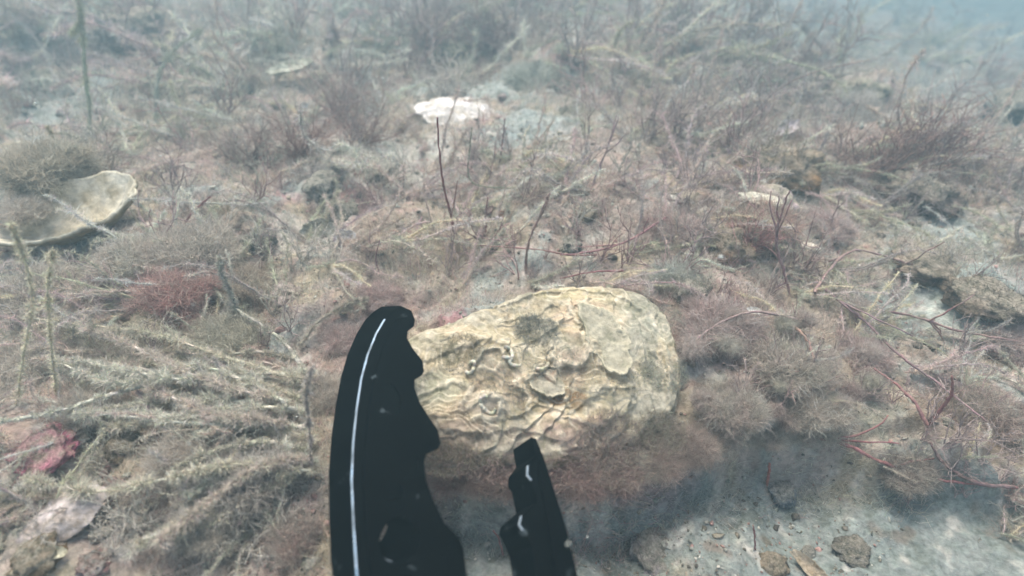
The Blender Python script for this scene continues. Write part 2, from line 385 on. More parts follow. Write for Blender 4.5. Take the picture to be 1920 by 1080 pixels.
# ---------------------------------------------------------------- oyster
def outline_r(pts, c, n):
    pts = np.array(pts, float)-np.array(c); th = np.arctan2(pts[:, 1], pts[:, 0]); r = np.hypot(pts[:, 0], pts[:, 1])
    o = np.argsort(th); th, r = th[o], r[o]
    T = np.linspace(-math.pi, math.pi, n, endpoint=False)
    return T, np.interp(T, np.r_[th-2*math.pi, th, th+2*math.pi], np.r_[r, r, r])
OE1 = np.array([1., 0, 0])-ON[0]*ON; OE1 /= np.linalg.norm(OE1); OE2 = np.cross(ON, OE1)
def opx(px, py):                 # photo pixel to the oyster's own plane
    r = ray(px, py); o = np.array([0, 0, CAMZ]); t = ((OC-o)@ON)/(r@ON); p = o+r*t-OC
    return np.array([p@OE1, p@OE2])
def plates(u, v):
    wu = u+.006*noise3(u*60, v*60, 31.); wv_ = v+.006*noise3(u*60, v*60, 37.)
    return 4.2*(fbm(wu*26+1.3, wv_*34, 14., 2)+1.2)+.5*noise3(u*120, v*120, 3.)
_RD = [(1.0, [(1080, 592), (1115, 605), (1145, 640), (1165, 685), (1168, 722)]), (.8, [(1060, 600), (1085, 640), (1100, 680), (1118, 712), (1160, 728)]),
       (1.2, [(1030, 660), (1020, 690), (1035, 715), (1075, 712), (1098, 690), (1085, 650)]), (.6, [(800, 690), (840, 672), (900, 665), (960, 672), (1010, 650), (1070, 610)]),
       (.7, [(1235, 650), (1252, 700), (1248, 775)]), (.5, [(930, 592), (1000, 570), (1080, 552), (1150, 560), (1200, 590), (1230, 650)]), (.9, [(890, 705), (905, 685), (930, 684), (945, 700), (925, 720), (895, 715)]),
       (.9, [(880, 785), (905, 765), (935, 775), (930, 800), (890, 800)]), (.8, [(960, 750), (985, 760), (980, 800)]), (.8, [(985, 735), (1010, 720), (1045, 755), (1060, 775)]),
       (.6, [(1060, 800), (1110, 810), (1160, 790), (1180, 770)]), (.7, [(800, 750), (850, 735), (880, 750), (860, 780)]), (.6, [(990, 770), (1060, 790), (1120, 750), (1170, 745)]),
       (.6, [(840, 820), (900, 830), (960, 815), (1030, 835)]), (.5, [(950, 620), (990, 615), (1040, 590)])]
def ridges(u, v):
    out = np.zeros(u.shape); wu = u+.0016*noise3(u*150, v*150, 51.)+.0010*noise3(u*420, v*420, 3.); wv_ = v+.0016*noise3(u*150, v*150, 57.)
    for a, pl_ in _RD:
        q = np.array([opx(*p) for p in pl_])
        for i in range(len(q)-1):
            d_ = q[i+1]-q[i]; t = np.clip(((wu-q[i][0])*d_[0]+(wv_-q[i][1])*d_[1])/(d_@d_), 0, 1)
            dx, dy = wu-q[i][0]-t*d_[0], wv_-q[i][1]-t*d_[1]; di = np.hypot(dx, dy)
            side = (dx*d_[1]-dy*d_[0]) > 0
            out = np.maximum(out, a*np.exp(-(di/np.where(side, .0011, .0034))**2))
    return out
def oheight(u, v):
    um = opx(770, 700)
    dx, dy = u-um[0], v-um[1]; dd = np.hypot(dx, dy*1.15)
    wv = dd + .010*fbm(u*40, v*40, 3.0, 3) + .004*np.sin(np.arctan2(dy, dx)*9)
    per = .0135; ph = wv/per; fr = ph-np.floor(ph)
    step = (fr**1.7 - .5)*(1-sstep(.93, 1.0, fr))*.0030
    z = step*(.35+.65*sstep(.03, .08, dd))*(1+.6*noise3(u*30, v*30, 5.))
    ridge = 1-np.abs(noise3(u*55+2, v*55, 7.))*2.2
    inner = 1-sstep(.10, .15, dd)
    q = plates(u, v); z += (np.floor(q)+sstep(.72, 1., q-np.floor(q)))*.0013*(.25+.75*inner)
    z += .0014*np.clip(ridge, -1, 1)*(.35+.65*inner) + .0032*fbm(u*30, v*30, 9., 4)*(.4+.6*inner) + .0008*noise3(u*260, v*260, 1.)
    z = z*.72+.0030*ridges(u, v)
    for px, py, rp, h in [(1060, 690, 40, .006), (1120, 650, 45, .004), (920, 700, 45, .004), (870, 770, 50, .004), (960, 640, 50, -.003), (850, 690, 35, -.003),
                          (1050, 760, 40, -.003), (1130, 770, 45, .003), (1200, 700, 40, -.002), (1000, 830, 60, .002), (940, 770, 25, .003), (1000, 600, 80, .002)]:
        q = opx(px, py); s = rp*pxm(OC); z += h*np.exp(-((u-q[0])**2+(v-q[1])**2)/s**2)
    return z
def ocol(u, v):
    c = np.array([.50, .445, .315])*np.ones(u.shape+(3,))
    n1 = fbm(u*35, v*35, 2., 3)[..., None]; n2 = fbm(u*90, v*90, 6., 3)[..., None]
    k = sstep(-.05, .45, n1)*.6; c = c*(1-k)+np.array([.47, .46, .37])*k
    k = sstep(.1, .5, -n1)*.5; c = c*(1-k)+np.array([.56, .44, .34])*k
    for px, py, rx, ry, cc, s in [(1000, 640, 45, 30, (.17, .18, .15), .85), (855, 680, 50, 22, (.19, .18, .12), .8), (1050, 765, 40, 18, (.30, .17, .08), .7),
                                  (1210, 640, 60, 80, (.36, .39, .33), .7), (1180, 570, 70, 35, (.38, .38, .30), .6), (1230, 780, 50, 60, (.34, .33, .28), .7), (900, 830, 120, 28, (.30, .25, .22), .7),
                                  (1100, 830, 110, 30, (.36, .28, .25), .7), (1145, 690, 14, 22, (.45, .25, .08), .6), (1060, 690, 34, 26, (.50, .42, .36), .6), (1045, 560, 110, 20, (.55, .50, .32), .7),
                                  (960, 650, 90, 20, (.52, .47, .33), .4), (1020, 725, 26, 20, (.42, .30, .24), .6), (910, 780, 40, 26, (.48, .40, .36), .6), (1000, 555, 60, 12, (.20, .17, .12), .5),
                                  (1245, 700, 10, 80, (.52, .44, .28), .6), (1010, 715, 30, 12, (.20, .22, .20), .6), (940, 700, 24, 16, (.5, .46, .34), .5), (820, 740, 50, 30, (.40, .42, .32), .6)]:
        q = opx(px, py); sx = rx*pxm(OC); q2 = opx(px, py+ry); sy = abs(q2[1]-q[1])
        e = ((u-q[0])/sx)**2+((v-q[1])/sy)**2+.9*n2[..., 0]; kk = (s*(1-sstep(.3, 1.4, e)))[..., None]
        c = c*(1-kk)+np.array(cc)*kk
    q = plates(u, v); f = (q-np.floor(q))[..., None]; k = sstep(.62, .8, f)*(1-sstep(.9, 1, f))*.55; c = c*(1-k)+np.array([.74, .70, .58])*k
    k = (sstep(0, .05, f)*(1-sstep(.05, .22, f)))*.25; c = c*(1-k)+np.array([.26, .21, .13])*k
    k = sstep(.30, .6, n2)*.45; c = c*(1-k)+np.array([.72, .68, .56])*k
    k = sstep(.3, .65, -n2)*.5; c = c*(1-k)+np.array([.22, .19, .13])*k
    k = (sstep(.45, .9, ridges(u, v))*.6)[..., None]; c = c*(1-k)+np.array([.72, .67, .54])*k
    n3 = fbm(u*22+3, v*22, 27., 4)[..., None]; k = sstep(.0, .5, n3)*.55; c = c*(1-k)+np.array([.35, .355, .30])*k
    return c*np.array([.97, .925, .93])
oyster = bpy.data.objects.new('oyster', None); C.objects.link(oyster); oyster.location = OC
tag(oyster, 'large cream crusted oyster shell lying on the mound between the two black gripper jaws', 'oyster')
oyster.rotation_euler = Matrix((OE1, OE2, ON)).transposed().to_euler()
def build_oyster():
    pts = [(735, 700), (745, 650), (790, 625), (850, 605), (920, 585), (1000, 556), (1100, 538), (1180, 541), (1240, 573), (1268, 630), (1280, 700), (1268, 765), (1235, 805),
           (1170, 835), (1080, 862), (960, 868), (860, 862), (790, 835), (750, 780)]
    lo = [opx(a, b) for a, b in pts]; c = opx(1010, 700); n = 620
    T, r = outline_r(lo, c, n)
    ang = np.arange(n)/n*2*math.pi
    r = r*(1+.012*noise3(np.cos(ang)*6, np.sin(ang)*6, 1.)+.010*noise3(np.cos(ang)*22, np.sin(ang)*22, 4.))
    ss = np.concatenate([np.linspace(.004, .96, 230), np.linspace(.964, 1.0, 14)])
    Sg, Rg = np.meshgrid(ss, r, indexing='ij'); Tg = np.meshgrid(ss, T, indexing='ij')[1]
    U = c[0]+Sg*Rg*np.cos(Tg); Vv = c[1]+Sg*Rg*np.sin(Tg)
    dome = .0085*(1-Sg**2.2)
    Z = dome+oheight(U, Vv)*(1-.4*sstep(.9, 1, Sg)) - .0045*sstep(.965, 1.0, Sg)
    top = np.stack([U, Vv, Z], -1); colr = ocol(U, Vv)
    layers = [top[-1]+np.array([0, 0, -.004]), top[-1]*np.array([.93, .93, 1])+np.array([0, 0, -.010]), top[-1]*np.array([.4, .4, 0])+np.array([c[0]*.3, 0, -.020])]
    V = np.concatenate([top.reshape(-1, 3)]+layers); nr = len(ss)+3
    col = np.concatenate([colr.reshape(-1, 3)]+[colr[-1]*.9]*3)
    i = np.arange(nr-1)[:, None]*n; j = np.arange(n)[None]; j2 = (j+1) % n
    Q = np.stack([i+j, i+n+j, i+n+j2, i+j2], -1).reshape(-1, 4)
    k = len(V); V = np.vstack([V, top[0].mean(0)[None], [[0, 0, -.022]]]); col = np.vstack([col, colr[0][:1], colr[0][:1]])
    T3 = [[k, q, (q+1) % n] for q in range(n)]+[[k+1, (nr-1)*n+(q+1) % n, (nr-1)*n+q] for q in range(n)]
    link(rawmesh(V, Q, T3, col), 'shell_valve', M_oyster, oyster)
    # raised flakes of shell
    def flake(pts, lift, tilt, col, rim=.0015, th=.0012, seed=0, label=None):
        lo = np.array([opx(a, b) for a, b in pts]); cc = lo.mean(0); nn = 120
        Tn, rr = outline_r(lo, cc, nn); rr = np.convolve(np.r_[rr[-6:], rr, rr[:6]], np.ones(5)/5, 'same')[6:-6]
        a = np.arange(nn)/nn*6.283; rr = rr*(1+.16*noise3(np.cos(a)*2.5, np.sin(a)*2.5, seed+.5)+.10*noise3(np.cos(a)*8, np.sin(a)*8, seed+2.5))
        s2 = np.linspace(.02, 1, 26); Sg, Rg = np.meshgrid(s2, rr, indexing='ij'); Tg = np.meshgrid(s2, Tn, indexing='ij')[1]
        U = cc[0]+Sg*Rg*np.cos(Tg); W_ = cc[1]+Sg*Rg*np.sin(Tg)
        base = .010*.9; Z = base+lift+tilt[0]*(U-cc[0])+tilt[1]*(W_-cc[1])+rim*sstep(.75, 1, Sg)+.0010*fbm(U*120, W_*120, seed+1., 3)
        Z = Z + np.clip(oheight(cc[0], cc[1]), -.004, .006)
        up = np.stack([U, W_, Z], -1); dn = up[-1]-np.array([0, 0, th]); dn2 = up[-1]*np.array([1, 1, 1])+np.stack([-(up[-1][:, 0]-cc[0])*.25, -(up[-1][:, 1]-cc[1])*.25, -np.full(nn, .007)], -1)
        V = np.concatenate([up.reshape(-1, 3), dn, dn2]); nr = len(s2)+2
        i = np.arange(nr-1)[:, None]*nn; j = np.arange(nn)[None]; j2 = (j+1) % nn
        Q = np.stack([i+j, i+nn+j, i+nn+j2, i+j2], -1).reshape(-1, 4)
        colv = np.array(col)*(1+.18*fbm(U*80, W_*80, seed+7., 3))[..., None]
        rimk = sstep(.8, .98, Sg)[..., None]*.5; colv = colv*(1-rimk)+np.array([.66, .60, .46])*rimk
        cv = np.concatenate([colv.reshape(-1, 3), colv[-1], colv[-1]*.6])
        k = len(V); V = np.vstack([V, up[0].mean(0)[None]]); cv = np.vstack([cv, cv[:1]])
        o = link(rawmesh(V, Q, [[k, q, (q+1) % nn] for q in range(nn)], cv), 'shell_flake', M_oyster, oyster)
        if label: o['label'] = label
    flake([(1075, 592), (1110, 602), (1145, 640), (1166, 690), (1168, 720), (1140, 724), (1115, 700), (1092, 645)], .0010, (.04, .03), (.42, .39, .31), .0018, .0016, 1, 'long pale flake with a bright right edge')
    flake([(985, 735), (1010, 705), (1035, 730), (1050, 760), (1015, 765)], .0005, (0, -.05), (.36, .33, .27), .001, .001, 12)
    # chalky worm tubes
    rng = np.random.RandomState(3)
    for px, py, s in [(945, 690, 13), (962, 708, 9), (1010, 712, 10), (880, 712, 9), (915, 782, 14)]:
        c2 = opx(px, py); t = np.linspace(0, rng.uniform(2.5, 5), 34); rad = s*pxm(OC)*(1-.10*t)*(1+.25*np.sin(t*2.3))
        ph = rng.uniform(0, 6); P = np.stack([c2[0]+rad*np.cos(t+ph)*1.15, c2[1]+rad*np.sin(t+ph), np.full(34, 0.)], 1)
        P[:, 2] = .0100*(1-((P[:, 0]/.085)**2+(P[:, 1]/.055)**2).clip(0, 1))+oheight(P[:, 0], P[:, 1])+.0008+.0001*t
        mb = MB(); mb.tube(P, .0011*(1-.02*t), vary((.52, .49, .40), 34, rng, .15), 7)
        link(mb.mesh(), 'worm_tube', M_shell, oyster)
    # fuzz on the oyster
    mb = MB()
    for px, py, rp, n, cc, L in [(1000, 640, 42, 900, (.20, .21, .19), .0028), (855, 680, 45, 700, (.20, .18, .13), .0026), (1010, 868, 190, 2500, (.40, .28, .26), .004), (1240, 815, 45, 1500, (.34, .30, .24), .005),
                                 (1250, 600, 40, 500, (.34, .33, .28), .004), (1150, 850, 70, 2000, (.36, .29, .25), .006), (840, 840, 60, 2500, (.30, .25, .2), .005), (1120, 560, 110, 500, (.36, .34, .25), .002), (1010, 720, 200, 4000, (.42, .40, .33), .0018), (1240, 700, 50, 1800, (.40, .40, .34), .0025), (900, 800, 80, 2500, (.38, .35, .29), .003)]:
        q = opx(px, py); s = rp*pxm(OC); a = rng.uniform(0, 6.28, n); r_ = np.sqrt(rng.uniform(0, 1, n))*s
        u = q[0]+r_*np.cos(a)*(1. if rp < 100 else 1); v = q[1]+r_*np.sin(a)*(.9 if rp < 100 else .25)
        z = .0100*(1-((u/.085)**2+(v/.055)**2).clip(0, 1))+oheight(u, v)-.0005
        dr = rng.normal(size=(n, 3))*.8+np.array([0, 0, 1.])
        mb.hairs(np.stack([u, v, z], 1), dr, L*rng.uniform(.4, 1.3, n), .00030, vary(cc, n, rng), rng, .6, 3)
    o = link(mb.mesh(), 'algal_fuzz', M_alga, oyster); o['kind'] = 'stuff'
build_oyster()

# ---------------------------------------------------------------- gripper
grip = bpy.data.objects.new('gripper', None); C.objects.link(grip)
grip.location = (0, .02, .16)
tag(grip, 'black robot gripper with two toothed jaws open around the large oyster', 'gripper')
bpy.context.view_layer.update()
CAMR = np.array([[1, 0, 0], [0, sp_, cp], [0, cp, -sp_]])   # camera x, y(up), forward -> world (columns below)
def c2w(v): return v[..., 0:1]*np.array([1., 0, 0])+v[..., 1:2]*np.array([0, sp_, cp])+v[..., 2:3]*np.array([0, cp, -sp_])
def jaw_mesh(outlines, ext, bev, inv, wvec, lift=0.0):
    cu = bpy.data.curves.new('t', 'CURVE'); cu.dimensions = '2D'; cu.fill_mode = 'BOTH'; cu.extrude = ext; cu.bevel_depth = bev; cu.bevel_resolution = 3; cu.offset = -bev
    for pts, sm in outlines:
        s = cu.splines.new('POLY'); P = np.array(pts, float)
        if sm:
            n = len(P); out = []
            for i in range(n):
                p0, p1, p2, p3 = P[i-1], P[i], P[(i+1) % n], P[(i+2) % n]
                for t in np.linspace(0, 1, sm, endpoint=False):
                    out.append(.5*((2*p1)+(-p0+p2)*t+(2*p0-5*p1+4*p2-p3)*t*t+(-p0+3*p1-3*p2+p3)*t**3))
            P = np.array(out)
        P = P/1000.; s.points.add(len(P)-1)
        for i, p in enumerate(P): s.points[i].co = (p[0], -p[1], 0, 1)
        s.use_cyclic_u = True
    ob = bpy.data.objects.new('t', cu); C.objects.link(ob)
    dg = bpy.context.evaluated_depsgraph_get(); me = bpy.data.meshes.new_from_object(ob.evaluated_get(dg))
    bpy.data.objects.remove(ob)
    n = len(me.vertices); co = np.zeros(n*3); me.vertices.foreach_get('co', co); co = co.reshape(-1, 3)
    px, py = co[:, 0]*1000, -co[:, 1]*1000
    tz = (co[:, 2]+ext+bev)/(2*(ext+bev))            # 1 at the front face, 0 at the back
    dep = 1/(inv[0]+inv[1]*(py-575))
    P = np.stack([(px-960)/F*dep, (540-py)/F*dep, dep], -1)+(1-tz)[:, None]*np.array(wvec)[None]-lift*np.array([[wvec[0], wvec[1], wvec[2]]])
    Wd = c2w(P)+np.array([0, 0, CAMZ])-np.array(grip.location)
    me.vertices.foreach_set('co', Wd.ravel()); me.update()
    me.polygons.foreach_set('use_smooth', np.zeros(len(me.polygons), bool))
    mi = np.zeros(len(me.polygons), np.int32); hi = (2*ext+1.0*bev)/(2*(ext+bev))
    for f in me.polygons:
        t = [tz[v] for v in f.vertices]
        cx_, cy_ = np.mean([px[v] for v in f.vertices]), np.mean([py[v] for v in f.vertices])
        if max(t) > hi+.001 and min(t) < .999 and lift == 0 and ((cx_ < 735 and cy_ > 600) or (940 < cx_ < 1000 and (820 < cy_ < 840 or 864 < cy_ < 898 or 956 < cy_ < 990))): mi[f.index] = 1  # bevel faces given the painted highlight
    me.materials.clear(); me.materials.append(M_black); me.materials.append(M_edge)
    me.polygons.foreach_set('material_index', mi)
    return me
INV = (1/.305, (1/.205-1/.305)/505)
front = [(738, 582), (752, 573), (772, 582), (779, 600), (777, 612), (765, 622), (764, 634), (776, 655), (793, 676), (796, 696), (792, 704), (778, 713), (778, 728), (788, 755),
         (806, 783), (822, 806), (827, 832), (822, 842), (800, 852), (796, 868), (800, 900), (812, 935), (834, 980), (862, 1008), (870, 1030), (878, 1090), (890, 1180), (900, 1300),
         (740, 1300), (690, 1180), (670, 1080), (664, 990), (660, 900), (663, 830), (669, 770), (678, 710), (690, 665), (706, 625), (722, 598)]
hole = lambda cx, cy, a, b, rot=0: [(cx+a*math.cos(t)*math.cos(rot)-b*math.sin(t)*math.sin(rot), cy+a*math.cos(t)*math.sin(rot)+b*math.sin(t)*math.cos(rot)) for t in np.linspace(0, 2*math.pi, 25)[:-1]]
slot = hole(744, 1010, 34, 44, .4)
jl = link(jaw_mesh([(front, 0), (slot, 0)], .0072, .0010, INV, (-.0140, -.001, .0125)), 'jaw', M_black, grip)
plate = [(742, 600), (760, 592), (768, 604), (752, 622), (754, 640), (766, 664), (782, 684), (764, 706), (766, 735), (778, 765), (808, 812), (812, 828), (786, 846), (782, 868), (788, 905), (802, 945),
         (824, 990), (848, 1018), (862, 1090), (868, 1160), (720, 1160), (692, 1080), (682, 990), (678, 900), (682, 830), (688, 770), (700, 700), (720, 640)]
pl = link(jaw_mesh([(plate, 0), (hole(728, 748, 19, 30, -.3), 0), (hole(770, 868, 14, 22, -.3), 0), (hole(728, 920, 22, 17, 0), 0), (hole(744, 1010, 36, 46, .4), 0)], .0006, .0006, INV, (-.0014, 0, .0013), -.0+1.0), 'face_plate', M_black, jl)
jl.parent = grip; pl.parent = jl
# right jaw
INV2 = (1/.330, (1/.215-1/.330)/505)
off = (31, -19)
left_e = [(966, 838), (973, 872), (959, 891), (958, 909), (966, 919), (976, 960), (947, 985), (943, 1002), (950, 1013), (965, 1044), (973, 1085), (985, 1180), (990, 1300)]
fr = [(a+off[0], b+off[1]) for a, b in left_e[:-1]]+[(1021, 1290)]
fr = fr+[(1130, 1300), (1106, 1180), (1084, 1080), (1062, 988), (1040, 919), (1022, 863), (1006, 822)]
jr = link(jaw_mesh([(fr, 0)], .0050, .0009, INV2, (-.0090, -.0092, .0105)), 'jaw', M_black, grip)
rib = [(1010, 850), (1020, 875), (1036, 925), (1056, 995), (1076, 1085), (1090, 1160), (1052, 1160), (1040, 1080), (1026, 1000), (1014, 930), (1006, 880)]
rb = link(jaw_mesh([(rib, 0)], .0006, .0005, INV2, (-.0010, -.001, .0012), 1.0), 'rib', M_black, jr)
for ob in (jl, jr):
    pass
# housing and pivots, below the frame
def housing():
    gl = np.array(grip.location)
    def pos(px, py, dep): return c2w(np.array([[(px-960)/F*dep, (540-py)/F*dep, dep]]))[0]+np.array([0, 0, CAMZ])-gl
    a = pos(850, 1300, .205); b = pos(1060, 1300, .20); dn = pos(960, 1750, .13)
    mid = (a+b)/2; ax = dn-mid; ax /= np.linalg.norm(ax)
    mb = MB(); t = np.array([0, .004, .008, .05, .056, .06, .10]); r = np.array([.018, .022, .024, .024, .028, .028, .028])
    P = mid[None]+ax[None]*t[:, None]; mb.tube(P, r, (.01, .01, .01), 40)
    mb.tube(np.array([P[0], P[0]-ax*.001]), .018, (.01, .01, .01), 40)
    link(mb.mesh(), 'housing', M_black, grip)
    for p in (a, b):
        mb = MB(); nrm = c2w(np.array([[0, 0, 1.]]))[0]
        mb.tube(np.array([p-nrm*.004, p-nrm*.003, p+nrm*.018]), np.array([.004, .005, .005]), (.01, .01, .01), 24)
        link(mb.mesh(), 'pivot_pin', M_black, grip)
housing()

# ---------------------------------------------------------------- builders for stones, shells, algae
def lump(seed, sub=4, rough=.35, flat=.65, fuzz=0, col=(.3, .3, .28), col2=None, fcol=None, flen=.2, pits=0.0, silt=.6):
    rng = np.random.RandomState(seed); V0, T0 = ICO[sub]; sd = seed*3.7
    nn = fbm(V0[:, 0]*1.3+sd, V0[:, 1]*1.3, V0[:, 2]*1.3, 3)*rough+.10*fbm(V0[:, 0]*5+sd, V0[:, 1]*5, V0[:, 2]*5, 3)
    cell = np.abs(noise3(V0[:, 0]*2.2+sd, V0[:, 1]*2.2, V0[:, 2]*2.2+9))
    r = 1+nn-.25*cell-pits*sstep(.2, .5, noise3(V0[:, 0]*7, V0[:, 1]*7+sd, V0[:, 2]*7))
    V = V0*r[:, None]*np.array([1, .85, flat])
    k = sstep(-.15, .3, fbm(V0[:, 0]*3, V0[:, 1]*3+sd, V0[:, 2]*3+4, 3))[:, None]
    c2 = np.array(col2 if col2 is not None else np.array(col)*.7); c = np.array(col)*(1-k)+c2*k
    if silt: ks = (silt*sstep(.0, .7, V0[:, 2]+.5*fbm(V0[:, 0]*4, V0[:, 1]*4+sd, V0[:, 2]*4, 2)))[:, None]; c = c*(1-ks)+np.array([.40, .37, .31])*ks
    mb = MB(); mb.add(V, None, T0, c)
    if fuzz:
        i = rng.choice(len(V0), fuzz); i = i[V[i, 2] > -.25]; N = len(i)
        dr = V0[i]+.7*rng.normal(size=(N, 3))+np.array([0, 0, .3])
        mb.hairs(V[i]*.98, dr, flen*rng.uniform(.4, 1.3, N), .014, vary(fcol if fcol is not None else col, N, rng, .2), rng, .6, 3)
    return mb.mesh()
def valve(seed, cup=.35, thick=.06, ribs=0, cin=(.6, .57, .5), cout=(.35, .33, .27), asp=.8, chip=.14, bump=.045, stain=.4):
    n = 96; s2 = np.linspace(.02, 1, 30); a = np.arange(n)/n*2*math.pi
    rr = (1-.32*np.exp(-((np.angle(np.exp(1j*(a-math.pi))))/.55)**2)*-.6)*(1+chip*noise3(np.cos(a)*2.5+seed, np.sin(a)*2.5, 1.)+chip*.5*noise3(np.cos(a)*9+seed, np.sin(a)*9, 1.))
    Sg, A = np.meshgrid(s2, a, indexing='ij'); Rr = Sg*rr[None]
    X = Rr*np.cos(A); Y = Rr*np.sin(A)*asp
    rib = .02*np.sin(A*ribs)*Sg if ribs else 0
    Z = cup*(Sg**2.2)-cup+bump*fbm(X*3+seed, Y*3, 2., 4)+rib
    up = np.stack([X, Y, Z], -1)
    ring = .012*np.sin(Sg*40+2*noise3(X*3, Y*3, seed))
    dn = np.stack([X*1.02, Y*1.02, Z-thick*(1-.5*Sg)-np.abs(ring)-.03*np.abs(noise3(X*6, Y*6, seed+5.))], -1)[::-1]
    V = np.concatenate([up.reshape(-1, 3), dn.reshape(-1, 3)]); nr = 2*len(s2)
    i = np.arange(nr-1)[:, None]*n; j = np.arange(n)[None]; j2 = (j+1) % n
    Q = np.stack([i+j, i+n+j, i+n+j2, i+j2], -1).reshape(-1, 4)
    k1 = (fbm(X*4, Y*4, seed+3., 3)*.25+1)[..., None]
    ci = np.array(cin)*k1; kk = (.55*(1-sstep(.2, .6, Sg+.5*noise3(X*3, Y*3, seed+8.))))[..., None]; ci = ci*(1-kk)+np.array(cout)*1.1*kk
    ks = sstep(.0, .5, fbm(X*2.2, Y*2.2, seed+11., 3))[..., None]*stain
    co = (np.array(cout)*k1*(1-ks)+np.array([.40, .34, .30])*ks)[::-1]
    cv = np.concatenate([ci.reshape(-1, 3), co.reshape(-1, 3)])
    k = len(V); V = np.vstack([V, up[0].mean(0)[None], dn[-1].mean(0)[None]]); cv = np.vstack([cv, cv[:1], cv[-1:]])
    T3 = [[k, q, (q+1) % n] for q in range(n)]+[[k+1, (nr-1)*n+(q+1) % n, (nr-1)*n+q] for q in range(n)]
    return rawmesh(V, Q, T3, cv)
def grow(rng, p, d, L, n, wander, up=.0):
    P = [p]; d = d/np.linalg.norm(d); st = L/n
    for i in range(n):
        d = d+wander*rng.normal(size=3)+np.array([0, 0, up]); d /= np.linalg.norm(d); P.append(P[-1]+d*st)
    return np.array(P)
def bush(seed, stems=14, L=1.0, spread=.8, rad=.012, br=5, col=(.27, .15, .12), tipc=None, fuzz=0, lean=(.2, .1), wander=.18, sides=4, fl=.05):
    """one alga of unit height: branched stems from one holdfast"""
    rng = np.random.RandomState(seed); mb = MB(); tipc = np.array(tipc if tipc is not None else np.array(col)*1.35); col = np.array(col)*.8+.10; tipc = tipc*.75+np.array([.17, .145, .13])
    def rec(p, d, l, r, lev):
        n = max(4, int(9*l/L)); P = grow(rng, p, d, l, n, wander, .03); rr = r*np.linspace(1, .35, len(P))
        t = np.linspace(0, 1, len(P))[:, None]; q = lev/2.; c = (col*(1-t)+tipc*t)*(1-.0*q)*(1+.12*rng.normal()); mb.tube(P, rr, np.clip(c, .02, .8), sides)
        if fuzz:
            m = int(fuzz*l/L); i = rng.uniform(0, len(P)-1.01, m); a = i.astype(int); f = (i-a)[:, None]; ro = P[a]*(1-f)+P[a+1]*f
            mb.hairs(ro, rng.normal(size=(m, 3)), fl*rng.uniform(.4, 1.3, m), .008, vary(tipc, m, rng, .2), rng, .5, 2)
        if lev < 2:
            for _ in range(rng.randint(max(1, br-2), br+1) if lev == 0 else rng.randint(1, 3)):
                i = rng.randint(1, len(P)-1); dd = (P[i]-P[i-1]); dd /= np.linalg.norm(dd)
                rec(P[i], dd+.75*rng.normal(size=3), l*rng.uniform(.3, .6), r*.65, lev+1)
    for s in range(stems):
        d = np.array([rng.normal()*spread+lean[0], rng.normal()*spread+lean[1], 1.0])
        rec(np.array([rng.normal()*.04, rng.normal()*.04, -.03]), d, L*rng.uniform(.5, 1.1), rad, 0)
    return mb.mesh()
def fluff(seed, n=5000, col=(.34, .25, .22), col2=(.42, .38, .31), hl=.24, hw=.017, flat=.6):
    """cushion of fine filaments round a lumpy core, unit radius"""
    rng = np.random.RandomState(seed); V0, T0 = ICO[3]
    qf = lambda P_: .60+.36*fbm(P_[:, 0]*1.5+seed, P_[:, 1]*1.5, P_[:, 2]*1.5, 3)+.16*noise3(P_[:, 0]*4.5+seed, P_[:, 1]*4.5, P_[:, 2]*4.5)
    V = V0*qf(V0)[:, None]*np.array([1, .9, flat])
    mb = MB(); col = np.array(col)*1.1+.09; col2 = np.array(col2)*1.1+.09
    mb.add(V, None, T0, col)
    p = rng.normal(size=(n, 3)); p /= np.linalg.norm(p, axis=1)[:, None]; p[:, 2] = np.where(p[:, 2] < -.3, -p[:, 2], p[:, 2])
    q = qf(p)
    cl = fbm(p[:, 0]*4+seed, p[:, 1]*4, p[:, 2]*4, 2)
    root = p*q[:, None]*np.array([1, .9, flat])*rng.uniform(.85, 1.03, (n, 1))
    k = sstep(-.3, .4, fbm(p[:, 0]*2, p[:, 1]*2+seed, p[:, 2]*2, 3))[:, None]
    c = np.array(col)*(1-k)+np.array(col2)*k; c = np.clip(c*(1+.35*rng.normal(size=(n, 1))+.3*cl[:, None]), .04, .8); pk = rng.uniform(size=n) < .13; c[pk] = c[pk]*.4+np.array([.66, .62, .54])*.6
    mb.hairs(root, p+.9*rng.normal(size=(n, 3)), hl*rng.uniform(.3, 1.3, n)*(1+.9*cl), hw, c, rng, .8, 5, curl=.16)
    return mb.mesh()
